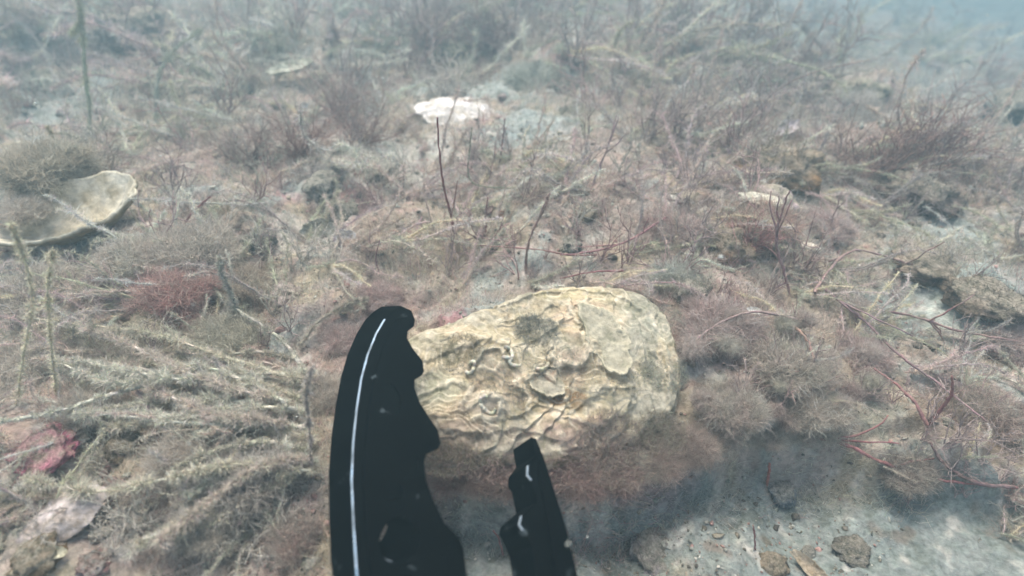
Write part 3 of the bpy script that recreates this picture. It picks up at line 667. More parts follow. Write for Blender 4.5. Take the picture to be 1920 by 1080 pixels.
def strand(pxs, r, col, label, cat='seaweed', mode='lie', fuzz=0, fl=.004, name='seaweed', group=None, dz=.006, branches=0, seed=0, hw=.00042, lean=0.0, mat=None):
    """a single long alga following photo points; r in metres"""
    rng = np.random.RandomState(seed+int(pxs[0][0])); pts = []; fuzz = int(fuzz*6); r = r*(.5 if fuzz else .72); fl = fl*1.2
    if mode == 'lie':
        for i, (a, b) in enumerate(pxs): pts.append(at(a, b, dz)+np.array([0, 0, 0 if i else -.004]))
    else:
        base = at(*pxs[0]); y0 = base[1]
        for i, (a, b) in enumerate(pxs):
            rr = ray(a, b); k = i/max(1, len(pxs)-1); t = (y0+lean*k)/rr[1]; pts.append(rr*t+np.array([0, 0, CAMZ]))
        pts[0][2] -= .006
    P = np.array(pts); m = max(10, 6*len(P)); tt = np.linspace(0, len(P)-1, m)
    def cr(t):
        i = min(int(t), len(P)-2); f = t-i; p0, p1, p2, p3 = P[max(i-1, 0)], P[i], P[i+1], P[min(i+2, len(P)-1)]
        return .5*((2*p1)+(-p0+p2)*f+(2*p0-5*p1+4*p2-p3)*f*f+(-p0+3*p1-3*p2+p3)*f**3)
    Q = np.array([cr(t) for t in tt]); Q += rng.normal(size=Q.shape)*r*.2
    base = Q[0].copy(); mb = MB(); rad = r*np.linspace(1.1, .55, m)*(1+.18*rng.normal(size=m)); col = np.array(col, float)
    mb.tube(Q-base, np.clip(rad, r*.3, r*2), vary(col, m, rng, .12, .03), 7)
    for _ in range(branches):
        i = rng.randint(1, m-2); dd = Q[i+1]-Q[i]; dd /= np.linalg.norm(dd); l = np.linalg.norm(Q[-1]-Q[0])*rng.uniform(.15, .4)
        B = grow(rng, Q[i]-base, dd+.7*rng.normal(size=3)*np.array([1, .5, 1]), l, 7, .15); mb.tube(B, r*np.linspace(.8, .35, 8), vary(col, 8, rng, .1), 5)
        if fuzz:
            i = rng.randint(0, 7, fuzz//4); mb.hairs(B[i]+(B[np.minimum(i+1, 7)]-B[i])*rng.uniform(size=(len(i), 1)), rng.normal(size=(len(i), 3)), fl*.8*rng.uniform(.4, 1.3, len(i)), hw, vary(col*1.1, len(i), rng), rng, .5, 3)
    if fuzz:
        i = rng.uniform(0, m-1.01, fuzz); a = i.astype(int); f = (i-a)[:, None]; ro = (Q[a]*(1-f)+Q[a+1]*f)-base
        k = (.5+1.0*np.clip(noise3(i*.5, 3., seed), -.4, .6))
        mb.hairs(ro, rng.normal(size=(fuzz, 3)), fl*k*rng.uniform(.4, 1.3, fuzz), hw, vary(col*1.12, fuzz, rng, .18), rng, .6, 3)
    o = link(mb.mesh(), name, mat or M_stem, None, base); tag(o, label, cat, group); return o
def put(me, name, label, cat, px, py, wpx, mat, dz=0., rot=(0, 0, 0), scl=(1, 1, 1), group=None, sink=.25):
    """place a unit mesh (radius 1) so that it is wpx photo pixels wide"""
    p = at(px, py, dz); s = wpx*pxm(p)/2
    if callable(mat): mat = mat
    me.materials.clear(); o = link(me, name, mat, None, (p[0], p[1], p[2]-sink*0+0), Euler(rot), (s*scl[0], s*scl[1], s*scl[2])); tag(o, label, cat, group)
    return o

# ---------------------------------------------------------------- stones, sponges, dead shells placed from the photo
def stone(px, py, wpx, label, seed, name='stone', cat='stone', hs=1.0, **k):
    return put(lump(seed, **k), name, label, cat, px, py, wpx, M_rock_u, rot=(0, 0, seed*1.3), scl=(1, 1, hs))
GRN = (.30, .31, .28)
stone(608, 352, 80, 'grey angular stone with dark hollow below the small white shell chip', 1, col=(.27, .28, .27), col2=(.40, .41, .38), fuzz=300, flen=.12)
stone(455, 428, 92, 'pinkish tan round stone right of the large open shell', 2, col=(.42, .30, .26), col2=(.48, .40, .34), fuzz=700, flen=.1)
stone(480, 458, 74, 'dark grey jagged stone below the pinkish tan stone', 3, col=(.15, .16, .16), col2=(.26, .26, .25), fuzz=300, flen=.15)
stone(538, 556, 70, 'lumpy white and lilac stone half buried at the right end of the red fluffy algae', 4, col=(.55, .46, .48), col2=(.32, .24, .24), fuzz=200, flen=.1)
stone(470, 680, 80, 'rosy knob of crust among pale strands left of the gripper', 5, name='crust_knob', cat='coralline crust', col=(.38, .22, .22), col2=(.36, .30, .24), fuzz=600, flen=.14)
stone(840, 108, 90, 'dark overhanging rock with olive top in the far middle', 6, name='rock', cat='rock', col=(.14, .14, .11), col2=(.30, .30, .18), fuzz=600, flen=.25)
stone(883, 150, 46, 'tan egg shaped pebble below the dark overhanging rock', 7, name='pebble', cat='pebble', col=(.42, .36, .27), col2=(.36, .33, .27), rough=.15)
stone(545, 132, 80, 'far grey stone with shadowed underside at the upper left', 8, name='rock', cat='rock', col=(.24, .25, .23), col2=(.42, .42, .36), fuzz=400, flen=.2)
stone(598, 148, 46, 'smooth beige round pebble beside the far grey stone', 9, name='pebble', cat='pebble', col=(.42, .38, .29), rough=.12)
stone(1060, 166, 62, 'dark prickly sponge ball right of the white shell in the background', 10, name='sponge', cat='sponge', col=(.10, .11, .11), col2=(.17, .17, .16), fuzz=900, flen=.16, pits=.1)
stone(636, 402, 76, 'dark speckled sponge ball on the left of the thin red stalk', 11, name='sponge', cat='sponge', col=(.15, .16, .15), col2=(.24, .25, .22), fuzz=1600, flen=.10, pits=.12)
stone(1540, 150, 66, 'pinkish rock with a dark underside at the upper right', 12, name='rock', cat='rock', col=(.42, .30, .29), col2=(.28, .22, .2), hs=.9)
stone(1625, 178, 92, 'long narrow olive brown rock leaning down to the right in the haze', 13, name='rock', cat='rock', col=(.22, .20, .13), col2=(.38, .36, .28), fuzz=300, flen=.2)
stone(1578, 118, 22, 'small yellowish knob standing above the long narrow rock', 14, name='sponge', cat='sponge', col=(.42, .38, .16))
stone(1900, 208, 110, 'dark rock in the haze at the right edge', 15, name='rock', cat='rock', col=(.09, .11, .12), col2=(.15, .16, .16))
stone(1725, 360, 150, 'brown slab rock with a black hollow beneath it on the right', 16, name='rock', cat='rock', col=(.19, .14, .13), col2=(.30, .24, .21), fuzz=2500, flen=.18, hs=.6, silt=.7)
stone(1455, 322, 170, 'dark rusty brown crusted rock behind the lilac patch', 17, name='rock', cat='rock', col=(.13, .08, .05), col2=(.30, .19, .10), fuzz=1800, flen=.12, hs=.8, pits=.15)
stone(1445, 372, 110, 'lilac and white coralline patch below the dark rusty rock', 18, name='crust_knob', cat='coralline crust', col=(.60, .48, .52), col2=(.50, .46, .36), hs=.55)
stone(1345, 462, 120, 'rust brown lump with a dark hole at its foot right of centre', 19, name='rock', cat='rock', col=(.22, .14, .09), col2=(.36, .29, .22), fuzz=2500, flen=.1)
stone(1300, 552, 80, 'grey rock with dark crevice behind the top right of the oyster', 20, name='rock', cat='rock', col=(.16, .17, .16), col2=(.34, .34, .31), fuzz=900, flen=.12)
stone(1845, 562, 140, 'brown silty rock lying on the pale silt at the right edge', 21, name='rock', cat='rock', col=(.20, .16, .13), col2=(.30, .24, .19), fuzz=2500, flen=.16, hs=.7, silt=.8)
stone(1740, 500, 130, 'small brown rock ridge left of the silty rock at the right edge', 22, name='rock', cat='rock', col=(.18, .14, .11), col2=(.34, .28, .22), fuzz=500, flen=.12, hs=.6)
stone(1465, 925, 62, 'bluish grey stone standing on the silt at the lower right', 23, col=(.22, .27, .33), col2=(.36, .42, .46), hs=1.2)
stone(1448, 1060, 62, 'tan pebble at the bottom edge right of the gripper', 24, name='pebble', cat='pebble', col=(.42, .34, .24), rough=.15, hs=1.0)
stone(1516, 1036, 30, 'small pale square pebble beside the tan pebble', 25, name='pebble', cat='pebble', col=(.58, .60, .58), rough=.15)
stone(80, 845, 130, 'bright pink coralline crust lump at the lower left', 26, name='crust_knob', cat='coralline crust', col=(.58, .20, .30), col2=(.38, .26, .22), fuzz=1500, flen=.12, hs=.5)
stone(210, 922, 62, 'rose pink crust at the end of the white shell fragment', 27, name='crust_knob', cat='coralline crust', col=(.50, .22, .26), col2=(.40, .30, .26))
stone(45, 935, 96, 'beige plate shaped stone left of the white shell fragment', 28, name='stone', col=(.44, .41, .32), col2=(.36, .32, .26), hs=.7)
stone(235, 842, 76, 'brown stone with a black gap beside it at the lower left', 29, name='stone', col=(.20, .15, .10), col2=(.36, .30, .2), fuzz=400, flen=.15)
stone(70, 1050, 100, 'brownish cream stone in the bottom left corner', 30, name='stone', col=(.30, .21, .12), col2=(.50, .46, .36))
stone(175, 1058, 60, 'pink and white stone at the bottom edge beside the corner stone', 31, name='stone', col=(.48, .28, .28), col2=(.55, .5, .5))
stone(75, 160, 90, 'dark ribbed rock near the left edge in the haze', 32, name='rock', cat='rock', col=(.14, .14, .13), col2=(.28, .27, .2), fuzz=500, flen=.2)
stone(18, 150, 90, 'dark bluish rock cut by the left edge', 33, name='rock', cat='rock', col=(.09, .11, .12), col2=(.18, .19, .18))
stone(255, 70, 170, 'large dark reddish hump in the far upper left', 34, name='rock', cat='rock', col=(.18, .12, .11), col2=(.26, .22, .18), fuzz=1500, flen=.2, hs=.8)
stone(700, 322, 90, 'grey ledge stone right of the white shell chip', 35, name='stone', col=(.30, .30, .27), col2=(.42, .42, .38), fuzz=400, flen=.2, hs=.7)
stone(290, 612, 110, 'olive lump of encrusted stone below the red fluffy algae', 36, name='stone', col=(.20, .17, .10), col2=(.36, .31, .22), fuzz=900, flen=.12)
stone(1230, 120, 80, 'hazy tan rock behind the thin stems', 37, name='rock', cat='rock', col=(.32, .28, .22), fuzz=500, flen=.2)
stone(1080, 108, 42, 'small dark stone in the haze above the prickly sponge ball', 38, name='stone', col=(.11, .12, .12), fuzz=200, flen=.2)
stone(1195, 205, 26, 'little pale round pebble among the stems above centre', 39, name='pebble', cat='pebble', col=(.56, .58, .48), rough=.1, hs=1.2)
stone(1250, 265, 120, 'pale peach rock under the thin stems right of centre', 40, name='rock', cat='rock', col=(.46, .36, .31), col2=(.40, .36, .30), fuzz=700, flen=.14, hs=.6)
stone(1600, 1035, 70, 'half buried grey brown stone at the lower right bottom', 41, name='stone', col=(.24, .24, .22), hs=.6)
stone(1230, 1030, 110, 'low mauve tinted stone in the silt right of the smaller jaw', 42, name='stone', col=(.26, .24, .26), col2=(.34, .36, .35), hs=.5)
stone(945, 405, 26, 'small orange red knob right of the thin red stalk', 43, name='sponge', cat='sponge', col=(.50, .14, .06), hs=1.3)
stone(1100, 402, 60, 'brown crumbly stone above the oyster', 44, name='stone', col=(.2, .15, .1), col2=(.34, .3, .24), fuzz=300, flen=.14)
stone(1070, 460, 50, 'grey silty stone above the oyster with white specks', 45, name='stone', col=(.2, .22, .21), col2=(.5, .5, .48), fuzz=300, flen=.14)

def shl(px, py, wpx, label, seed, rot, name='shell_fragment', cat='shell', dz=0., scl=(1, 1, 1), parent=None, **k):
    return put(valve(seed, **k), name, label, cat, px, py, wpx, M_shell_u, dz=dz, rot=rot, scl=scl)
big = shl(130, 385, 240, 'large open bivalve shell with pale cupped inside at the left, beige algae growing over it', 1, (R(11), R(-10), R(24)), name='bivalve_shell', dz=.026, cup=.42, thick=.09, chip=.07, bump=.05, cin=(.70, .65, .54), cout=(.30, .24, .14), asp=.72)
shl(858, 212, 134, 'white shell valve with a pink right end lying behind the thin red stalk', 2, (R(14), R(6), R(5)), name='shell_valve', dz=.004, scl=(1, 1, -.5), cup=.4, chip=.16, bump=.07, cin=(.66, .62, .60), cout=(.84, .79, .76), stain=.4, asp=.75)
shl(640, 308, 34, 'small cream white shell chip above the grey angular stone', 3, (R(40), R(10), R(30)), dz=.008, cup=.2, cin=(.8, .78, .66), cout=(.75, .72, .6), asp=.5)
shl(648, 448, 44, 'small white shell chip below the dark speckled sponge', 4, (R(50), 0, R(-10)), dz=.004, cup=.3, cin=(.8, .76, .74), cout=(.75, .72, .7))
shl(600, 434, 60, 'translucent pale shell rim standing up beside the white chip', 5, (R(60), R(10), R(20)), dz=.006, cup=.3, cin=(.5, .5, .44), cout=(.5, .5, .44))
shl(1522, 466, 36, 'cream and pink shell chip right of centre', 6, (R(25), R(10), R(-20)), dz=.010, scl=(1, 1, -1), cup=.4, cin=(.8, .72, .6), cout=(.8, .72, .62), asp=.65)
shl(1416, 582, 26, 'tiny white shell chip right of the oyster', 7, (R(25), R(10), R(-10)), dz=.012, cup=.3, cin=(.85, .84, .8), cout=(.85, .84, .8), asp=.6)
shl(1478, 238, 60, 'white and lilac shell fragment among stems at the upper right', 8, (R(40), R(-10), R(30)), dz=.012, cup=.2, cin=(.74, .66, .68), cout=(.7, .62, .62), asp=.45)
shl(125, 968, 150, 'big white pink stained shell fragment in the lower left corner area', 9, (R(12), R(-14), R(28)), dz=.005, scl=(1, 1, -.8), cup=.35, cin=(.66, .60, .60), cout=(.68, .60, .58), asp=.62)
shl(545, 122, 80, 'pale shell lip resting on the far grey stone', 10, (R(20), R(-10), R(20)), dz=.03, cup=.2, cin=(.55, .54, .44), cout=(.5, .48, .4), asp=.4)
shl(1463, 131, 14, 'tiny white shell dot in the haze at the upper right', 11, (R(20), 0, 0), dz=.01, cup=.3, cin=(.85, .85, .85), cout=(.85, .85, .85))
shl(570, 200, 20, 'tiny white shell dot left of the far stems', 12, (R(60), 0, 0), dz=.01, cup=.3, cin=(.85, .85, .85), cout=(.85, .85, .85))
shl(1430, 374, 70, 'flat yellowish white shell piece on the lilac patch', 13, (R(20), R(5), R(-15)), dz=.016, scl=(1, 1, -.6), cup=.25, cin=(.74, .70, .56), cout=(.76, .72, .60), asp=.45)
shl(1900, 270, 90, 'pale shell slab at the right edge in the haze', 14, (R(15), 0, R(10)), dz=.012, cup=.25, cin=(.66, .64, .56), cout=(.6, .58, .5), asp=.5)
shl(1525, 1068, 80, 'brown edged shell piece at the bottom right of the frame', 15, (R(20), R(10), R(-50)), dz=.004, cup=.3, cin=(.52, .44, .34), cout=(.34, .26, .18), asp=.35)
shl(700, 205, 30, 'small silvery shell flake among the stems left of the white valve', 16, (R(40), 0, R(60)), dz=.008, cup=.3, cin=(.62, .62, .6), cout=(.6, .6, .58))
shl(92, 1037, 60, 'cream shell sliver below the big white shell fragment', 17, (R(20), R(10), R(10)), dz=.006, cup=.25, cin=(.70, .66, .50), cout=(.6, .54, .4), asp=.4)
rngp = np.random.RandomState(77)
chip_src = None
for k in range(140):
    a, b = rngp.uniform(20, 1900), 60+1000*rngp.uniform(0, 1)**1.2
    if 560 < a < 1290 and b > 520: continue
    p = at(a, b); s = rngp.uniform(.0022, .0050)*np.clip(p[1]*1.4, .7, 2.2)
    me = chip_src[k % 4] if chip_src else None
    if me is None:
        chip_src = [valve(40+q, cup=.35, thick=.1, cin=c, cout=c, asp=.6, chip=.3) for q, c in enumerate([(.78, .76, .70), (.58, .54, .46), (.66, .52, .50), (.50, .48, .44)])]
        for m_ in chip_src: m_.materials.append(M_shell_u)
        me = chip_src[k % 4]
    o = bpy.data.objects.new('shell_chip', me); C.objects.link(o); o.location = (p[0], p[1], float(H(p[0], p[1]))+s*.3)
    o.rotation_euler = rngp.uniform(-.9, .9, 3)*np.array([1, 1, 4]); o.scale = (s, s, s)
    tag(o, 'tiny weathered shell chip lying in the silt and turf', 'shell chip', 'tiny shell chips scattered over the seabed')

# ---------------------------------------------------------------- fluffy cushions
PKB = ((.36, .26, .23), (.42, .36, .29))
def cushion(px, py, wpx, label, seed, cols=PKB, flat=.6, n=5000, dz=0, rot=0, scl=(1, 1, 1), hl=.24):
    return put(fluff(seed, int(n*1.9), cols[0], cols[1], hl*.9, .013, flat), 'fluffy_alga', label, 'seaweed', px, py, wpx, M_alga, dz=dz, rot=(0, 0, rot), scl=scl)
BG = ((.46, .39, .33), (.40, .33, .28)); RB = ((.34, .14, .12), (.40, .24, .21)); GB = ((.38, .35, .32), (.33, .28, .25)); PK = ((.44, .29, .27), (.40, .31, .29))
cushion(265, 500, 190, 'pale pink fluffy cushion of fine algae in front of the large open shell', 1, ((.44, .34, .29), (.44, .40, .33)), n=9000)
cushion(360, 480, 190, 'beige fluffy cushion of algae behind the red brown one', 2, BG, n=8000)
cushion(330, 560, 200, 'red brown fluffy algae tuft at the left', 3, RB, .5, n=9000)
cushion(450, 545, 150, 'rusty fluffy algae cushion right of the red brown tuft', 4, ((.26, .17, .12), (.38, .32, .24)), .5, n=7000)
cushion(430, 640, 170, 'olive beige fuzzy cushion above the pale strands', 5, ((.34, .30, .22), (.40, .37, .29)), .45, n=7000)
cushion(350, 860, 170, 'beige fuzzy cushion between the pink crusts and the gripper', 6, BG, .4, n=6000)
cushion(470, 900, 230, 'wide grey beige fuzzy mound left of the larger jaw', 7, GB, .5, n=12000, hl=.22)
cushion(380, 985, 170, 'soft greyish fluff at the bottom left of the jaw', 8, ((.38, .35, .30), (.32, .26, .22)), .4, n=7000)
cushion(545, 1010, 130, 'reddish brown fuzzy clump against the bottom of the larger jaw', 9, ((.30, .2, .17), (.34, .30, .26)), .5, n=6000)
cushion(500, 745, 130, 'dark red fine algae tuft between the pale strands left of the jaw', 10, RB, .4, n=6000)
cushion(640, 640, 120, 'rosy fuzzy clump left of the jaw tip', 11, PK, .5, n=6000)
cushion(600, 740, 120, 'beige fuzz beside the outer edge of the larger jaw', 12, BG, .5, n=6000)
cushion(1350, 620, 190, 'pink fuzzy cushion right of the oyster', 13, PK, .45, n=10000)
cushion(1470, 690, 200, 'mauve beige fuzzy cushion on the mound right of the oyster', 14, ((.38, .30, .26), (.42, .37, .30)), .4, n=10000)
cushion(1375, 770, 160, 'beige fuzzy cushion overhanging the ledge right of the oyster', 15, ((.40, .36, .30), (.36, .27, .24)), .45, n=9000)
cushion(1520, 770, 150, 'beige crumbly cushion at the right end of the ledge', 16, BG, .45, n=8000)
cushion(1600, 665, 150, 'faint pink fuzzy cushion in front of the thin stems on the right', 17, PK, .35, n=7000)
cushion(1410, 420, 190, 'red and olive fuzzy growth on the lump right of centre', 18, ((.38, .2, .16), (.38, .33, .25)), .45, n=9000)
cushion(1540, 430, 130, 'pinkish fuzzy growth beside the cream shell chip', 19, PK, .4, n=6000)
cushion(1590, 222, 150, 'pale pink smooth looking fluff ball at the upper right', 20, ((.48, .40, .36), (.44, .40, .36)), .7, n=8000, hl=.22)
cushion(1265, 525, 120, 'grey green fuzzy cushion behind the right rim of the oyster', 21, ((.36, .38, .34), (.42, .40, .34)), .5, n=7000)
cushion(80, 560, 190, 'beige fluffy algae mass at the left edge', 22, BG, .6, n=8000)
cushion(95, 322, 190, 'brown beige fluff growing over the hinge of the large open shell', 23, ((.30, .24, .17), (.40, .36, .28)), .6, n=8000, dz=.03)
cushion(60, 690, 170, 'pale beige fluffy algae below the strands on the left edge', 24, BG, .5, n=7000)
cushion(710, 560, 120, 'mauve fuzzy turf clump behind the tip of the larger jaw', 25, PK, .4, n=5000)
cushion(1690, 880, 150, 'brown shaded fuzzy clump at the right above the bare silt', 26, ((.24, .18, .15), (.3, .26, .22)), .4, n=6000)
cushion(1850, 790, 190, 'large blurred brown red algae clump at the right edge', 27, ((.26, .16, .13), (.34, .27, .22)), .5, n=8000)
cushion(1880, 640, 130, 'mauve fuzzy clump at the right edge below the brown rock', 28, PK, .5, n=6000)
cushion(230, 690, 150, 'brownish fuzzy clump under the thick whitish strands', 29, ((.32, .26, .18), (.40, .35, .27)), .4, n=6000)
cushion(150, 780, 130, 'sandy fuzzy clump above the bright pink crust', 30, BG, .4, n=6000)
cushion(1000, 150, 150, 'grey green fuzz on the low rise behind the white shell valve', 31, ((.36, .38, .33), (.42, .42, .36)), .35, n=6000)
cushion(1270, 430, 150, 'greyish pink fuzz between the stems above the oyster', 32, PK, .3, n=6000)
cushion(40, 400, 110, 'beige silty fluff inside the left of the large open shell', 33, BG, .5, n=6000, dz=.03)
# fringe hanging under the oyster, over the ledge
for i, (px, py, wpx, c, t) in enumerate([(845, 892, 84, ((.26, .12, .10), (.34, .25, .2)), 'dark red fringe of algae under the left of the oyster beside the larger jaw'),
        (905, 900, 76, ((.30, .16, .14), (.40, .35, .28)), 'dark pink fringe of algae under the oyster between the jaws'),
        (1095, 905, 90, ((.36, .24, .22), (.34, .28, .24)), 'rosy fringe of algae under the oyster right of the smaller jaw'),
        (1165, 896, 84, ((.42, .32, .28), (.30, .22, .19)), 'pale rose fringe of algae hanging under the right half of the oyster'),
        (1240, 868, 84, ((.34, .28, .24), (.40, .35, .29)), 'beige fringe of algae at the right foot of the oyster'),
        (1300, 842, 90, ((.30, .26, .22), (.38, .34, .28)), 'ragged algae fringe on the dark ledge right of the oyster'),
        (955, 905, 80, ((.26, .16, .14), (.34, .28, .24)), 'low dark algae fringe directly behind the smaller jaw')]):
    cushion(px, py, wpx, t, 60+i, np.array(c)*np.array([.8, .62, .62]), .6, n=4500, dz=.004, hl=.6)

rl = np.random.RandomState(61)
for q in range(16):
    px = 1190+q*25+rl.uniform(-8, 8); py = np.interp(px, [1190, 1250, 1320, 1400, 1560, 1600], [890, 868, 838, 824, 812, 815])+rl.uniform(-6, 8)
    cc = [((.42, .38, .32), (.32, .27, .23)), ((.38, .30, .27), (.42, .38, .33)), ((.44, .41, .35), (.36, .32, .27))][q % 3]
    o = cushion(px, py, rl.uniform(38, 66), 'small crumbly tuft hanging over the ledge edge right of the oyster', 80+q, cc, .8, n=1500, dz=.003, rot=rl.uniform(0, 6), hl=.5)
    o['group'] = 'small tufts along the ledge edge'
for q in range(34):
    if q < 24:
        px, py, dz, t = rl.uniform(1290, 1640), rl.uniform(570, 800), rl.uniform(.006, .012), 'small crumbly algal tuft on the fuzzy mound right of the oyster'
    else:
        px, py, dz, t = rl.uniform(830, 1250), rl.uniform(862, 900), rl.uniform(.004, .010), 'small crumbly algal tuft in the fringe under the oyster'
        if 955 < px < 1050: px += 110
    cc = [((.48, .44, .37), (.38, .33, .28)), ((.30, .22, .19), (.42, .34, .3)), ((.50, .42, .38), (.40, .3, .27)), ((.36, .33, .26), (.46, .42, .34)), ((.24, .15, .13), (.36, .26, .23))][q % 5]
    o = cushion(px, py, rl.uniform(30, 70), t, 120+q, cc, .7, n=1300, dz=dz, rot=rl.uniform(0, 6), hl=.5)
    o['group'] = 'small tufts right of the oyster' if q < 24 else 'small tufts under the oyster'
# small crusted stones through the middle ground
sp_src = [lump(600+q, 3, col=c, col2=c2, silt=.3, fuzz=120, flen=.15) for q, (c, c2) in enumerate([((.60, .46, .48), (.66, .62, .58)), ((.46, .26, .28), (.50, .40, .36)), ((.16, .17, .16), (.34, .34, .31)), ((.70, .66, .58), (.50, .46, .38)), ((.20, .14, .10), (.40, .32, .25))])]
for m_ in sp_src: m_.materials.append(M_rock_u)
SPL = ['small lilac and white crusted stone in the turf', 'small rose crusted stone in the turf', 'small dark grey stone in the turf', 'small cream coloured stone in the turf', 'small brown crusted stone in the turf']
for q in range(110):
    a, b = rl.uniform(15, 1900), 80+960*rl.uniform(0, 1)**1.15
    if (560 < a < 1290 and b > 520) or (1250 < a and b > 800): continue
    p = at(a, b); kx = rl.randint(5); sz = rl.uniform(.003, .0085)*np.clip(p[1]*1.4, .7, 2.2)
    o = bpy.data.objects.new('small_stone', sp_src[kx]); C.objects.link(o); o.location = (p[0], p[1], float(H(p[0], p[1]))+sz*.35); o.scale = (sz*rl.uniform(.9, 1.6), sz, sz*.9); o.rotation_euler = (rl.normal()*.3, rl.normal()*.3, rl.uniform(0, 6))
    tag(o, SPL[kx], 'stone', SPL[kx])
# ---------------------------------------------------------------- branched algae, placed from the photo
def plant(px, py, hpx, label, seed, name='branched_alga', **k):
    me = bush(seed, **k); p = at(px, py); s = hpx*pxm(p)*1.15
    o = link(me, name, M_stem_u if k.get('rad', .012) > .008 else M_alga, None, p, None, s); tag(o, label, 'seaweed'); return o
RED = (.26, .13, .11)
plant(1660, 330, 120, 'dense rusty red branched alga on the brown slab rock', 1, stems=40, spread=.9, rad=.010, col=(.24, .11, .08), br=5)
plant(1740, 300, 110, 'dark red bushy alga right of the rusty one in the haze', 2, stems=34, spread=.8, rad=.010, col=(.22, .10, .08), lean=(.6, .2))
plant(1590, 340, 90, 'red brown bushy alga left of the rusty one', 3, stems=30, spread=.9, rad=.010, col=(.27, .14, .11))
plant(1450, 320, 70, 'olive brown bushy alga crowning the dark rusty rock', 4, stems=34, spread=1.1, rad=.012, col=(.17, .11, .06), tipc=(.3, .22, .12))
plant(560, 290, 100, 'reddish feathery alga left of the white shell chip', 5, stems=36, spread=1.0, rad=.008, col=(.30, .16, .13), tipc=(.42, .27, .23))
plant(470, 300, 90, 'pinkish brown feathery alga further left', 6, stems=34, spread=1.2, rad=.008, col=(.28, .17, .14), tipc=(.4, .3, .25))
plant(680, 270, 100, 'warm pink feathery alga left of the thin red stalk', 7, stems=36, spread=1.0, rad=.008, col=(.32, .18, .15), tipc=(.44, .3, .26), lean=(.3, .2))
plant(640, 220, 110, 'tall salmon pink stemmed alga in the upper left middle', 8, stems=24, spread=.6, rad=.009, col=(.34, .2, .17), tipc=(.44, .33, .28))
plant(920, 100, 80, 'dark pink bushy alga at the far top middle', 9, stems=40, spread=1.1, rad=.012, col=(.24, .12, .11), tipc=(.36, .22, .2))
plant(800, 90, 90, 'far pink bushy alga left of the top middle one', 10, stems=36, spread=1.0, rad=.012, col=(.26, .14, .12), tipc=(.38, .25, .22))
plant(700, 110, 100, 'far grey green tall stemmed alga', 11, stems=16, spread=.5, rad=.014, col=(.34, .36, .29), tipc=(.42, .44, .36), fuzz=60)
plant(1400, 470, 90, 'bright rose branched alga on the fuzzy lump', 12, stems=26, spread=.9, rad=.010, col=(.36, .16, .15))
plant(1490, 510, 100, 'upright thin brown stemmed alga right of the rust lump', 13, stems=8, spread=.35, rad=.014, col=(.28, .17, .15), lean=(.1, .1), br=3)
plant(1260, 260, 120, 'tangled mauve alga right of centre with many thin stems', 14, stems=22, spread=.8, rad=.009, col=(.30, .21, .2), tipc=(.38, .3, .27), lean=(.4, .2))
plant(1330, 210, 120, 'tangled hazy alga at upper right of centre', 15, stems=22, spread=.8, rad=.009, col=(.30, .24, .21), tipc=(.38, .33, .29), lean=(.6, .3))
plant(190, 330, 70, 'brown wiry alga over the large open shell', 16, stems=20, spread=1.2, rad=.012, col=(.22, .16, .11), tipc=(.34, .28, .2))
plant(20, 330, 42, 'beige yellow branched alga at the left edge', 17, stems=18, spread=.9, rad=.018, col=(.38, .31, .2), tipc=(.46, .42, .32), fuzz=80)

# ---------------------------------------------------------------- single strands following the photo
YB = (.62, .57, .43); WH = (.66, .63, .53)
strand([(163, 282), (168, 210), (160, 140), (155, 70), (150, 25)], .0042, (.44, .45, .33), 'tall upright yellow green strand near the left edge', mode='up', fuzz=900, fl=.006, branches=2, lean=.02)
strand([(165, 282), (215, 262), (275, 243), (335, 218), (400, 195)], .0034, YB, 'pale yellow strand sloping up to the right from the tall upright one', mode='up', fuzz=800, fl=.006, branches=2, lean=.10)
strand([(290, 235), (295, 150), (325, 95), (380, 55)], .0042, (.42, .43, .34), 'hazy green grey strand curving up to the right at the upper left', mode='up', fuzz=700, fl=.007, lean=.08)
strand([(130, 305), (108, 270), (88, 238)], .0036, (.44, .38, .24), 'short yellowish horn shaped strand beside the tall upright strand', mode='up', fuzz=300, fl=.005)
strand([(460, 130), (468, 100), (482, 65)], .006, (.44, .44, .36), 'far stubby upright strand above the far grey stone', mode='up', fuzz=300, fl=.008)
strand([(20, 760), (45, 660), (60, 560), (40, 470), (20, 420)], .0012, YB, 'thin beige strand rising along the left edge', mode='up', fuzz=500, fl=.004)
strand([(100, 740), (95, 640), (90, 540), (100, 470)], .0011, YB, 'second beige strand right of the one along the left edge', mode='up', fuzz=500, fl=.004)
strand([(560, 715), (470, 705), (380, 702), (300, 708), (210, 700), (120, 682)], .0026, WH, 'thick whitish strand running left from the larger jaw', fuzz=1500, fl=.0028, dz=.014, branches=2)
strand([(330, 706), (250, 728), (170, 752), (90, 775), (0, 790)], .0026, WH, 'whitish strand branching down to the left edge', fuzz=1100, fl=.003, dz=.014)
strand([(570, 792), (480, 796), (400, 795), (300, 788), (190, 775)], .0022, WH, 'lower whitish strand running parallel to the left', fuzz=1300, fl=.003, dz=.012, branches=2)
strand([(560, 760), (500, 745), (430, 735), (370, 722), (300, 718)], .0017, (.44, .37, .3), 'thin beige strand over the dark red tuft', fuzz=900, fl=.003, dz=.012)
strand([(575, 835), (510, 830), (440, 835), (370, 860), (330, 880)], .0026, (.44, .41, .33), 'drooping fuzzy beige strand below the whitish ones', fuzz=1300, fl=.004, dz=.012)
strand([(590, 855), (520, 862), (450, 885), (400, 900), (350, 930)], .0024, (.40, .40, .34), 'grey green fuzzy strand above the grey beige mound', fuzz=1200, fl=.004, dz=.014)
strand([(575, 700), (540, 650), (490, 610), (430, 570), (400, 540)], .0022, (.46, .43, .36), 'pale fuzzy strand climbing up left to the rusty cushion', fuzz=1200, fl=.0035, dz=.014, branches=2)
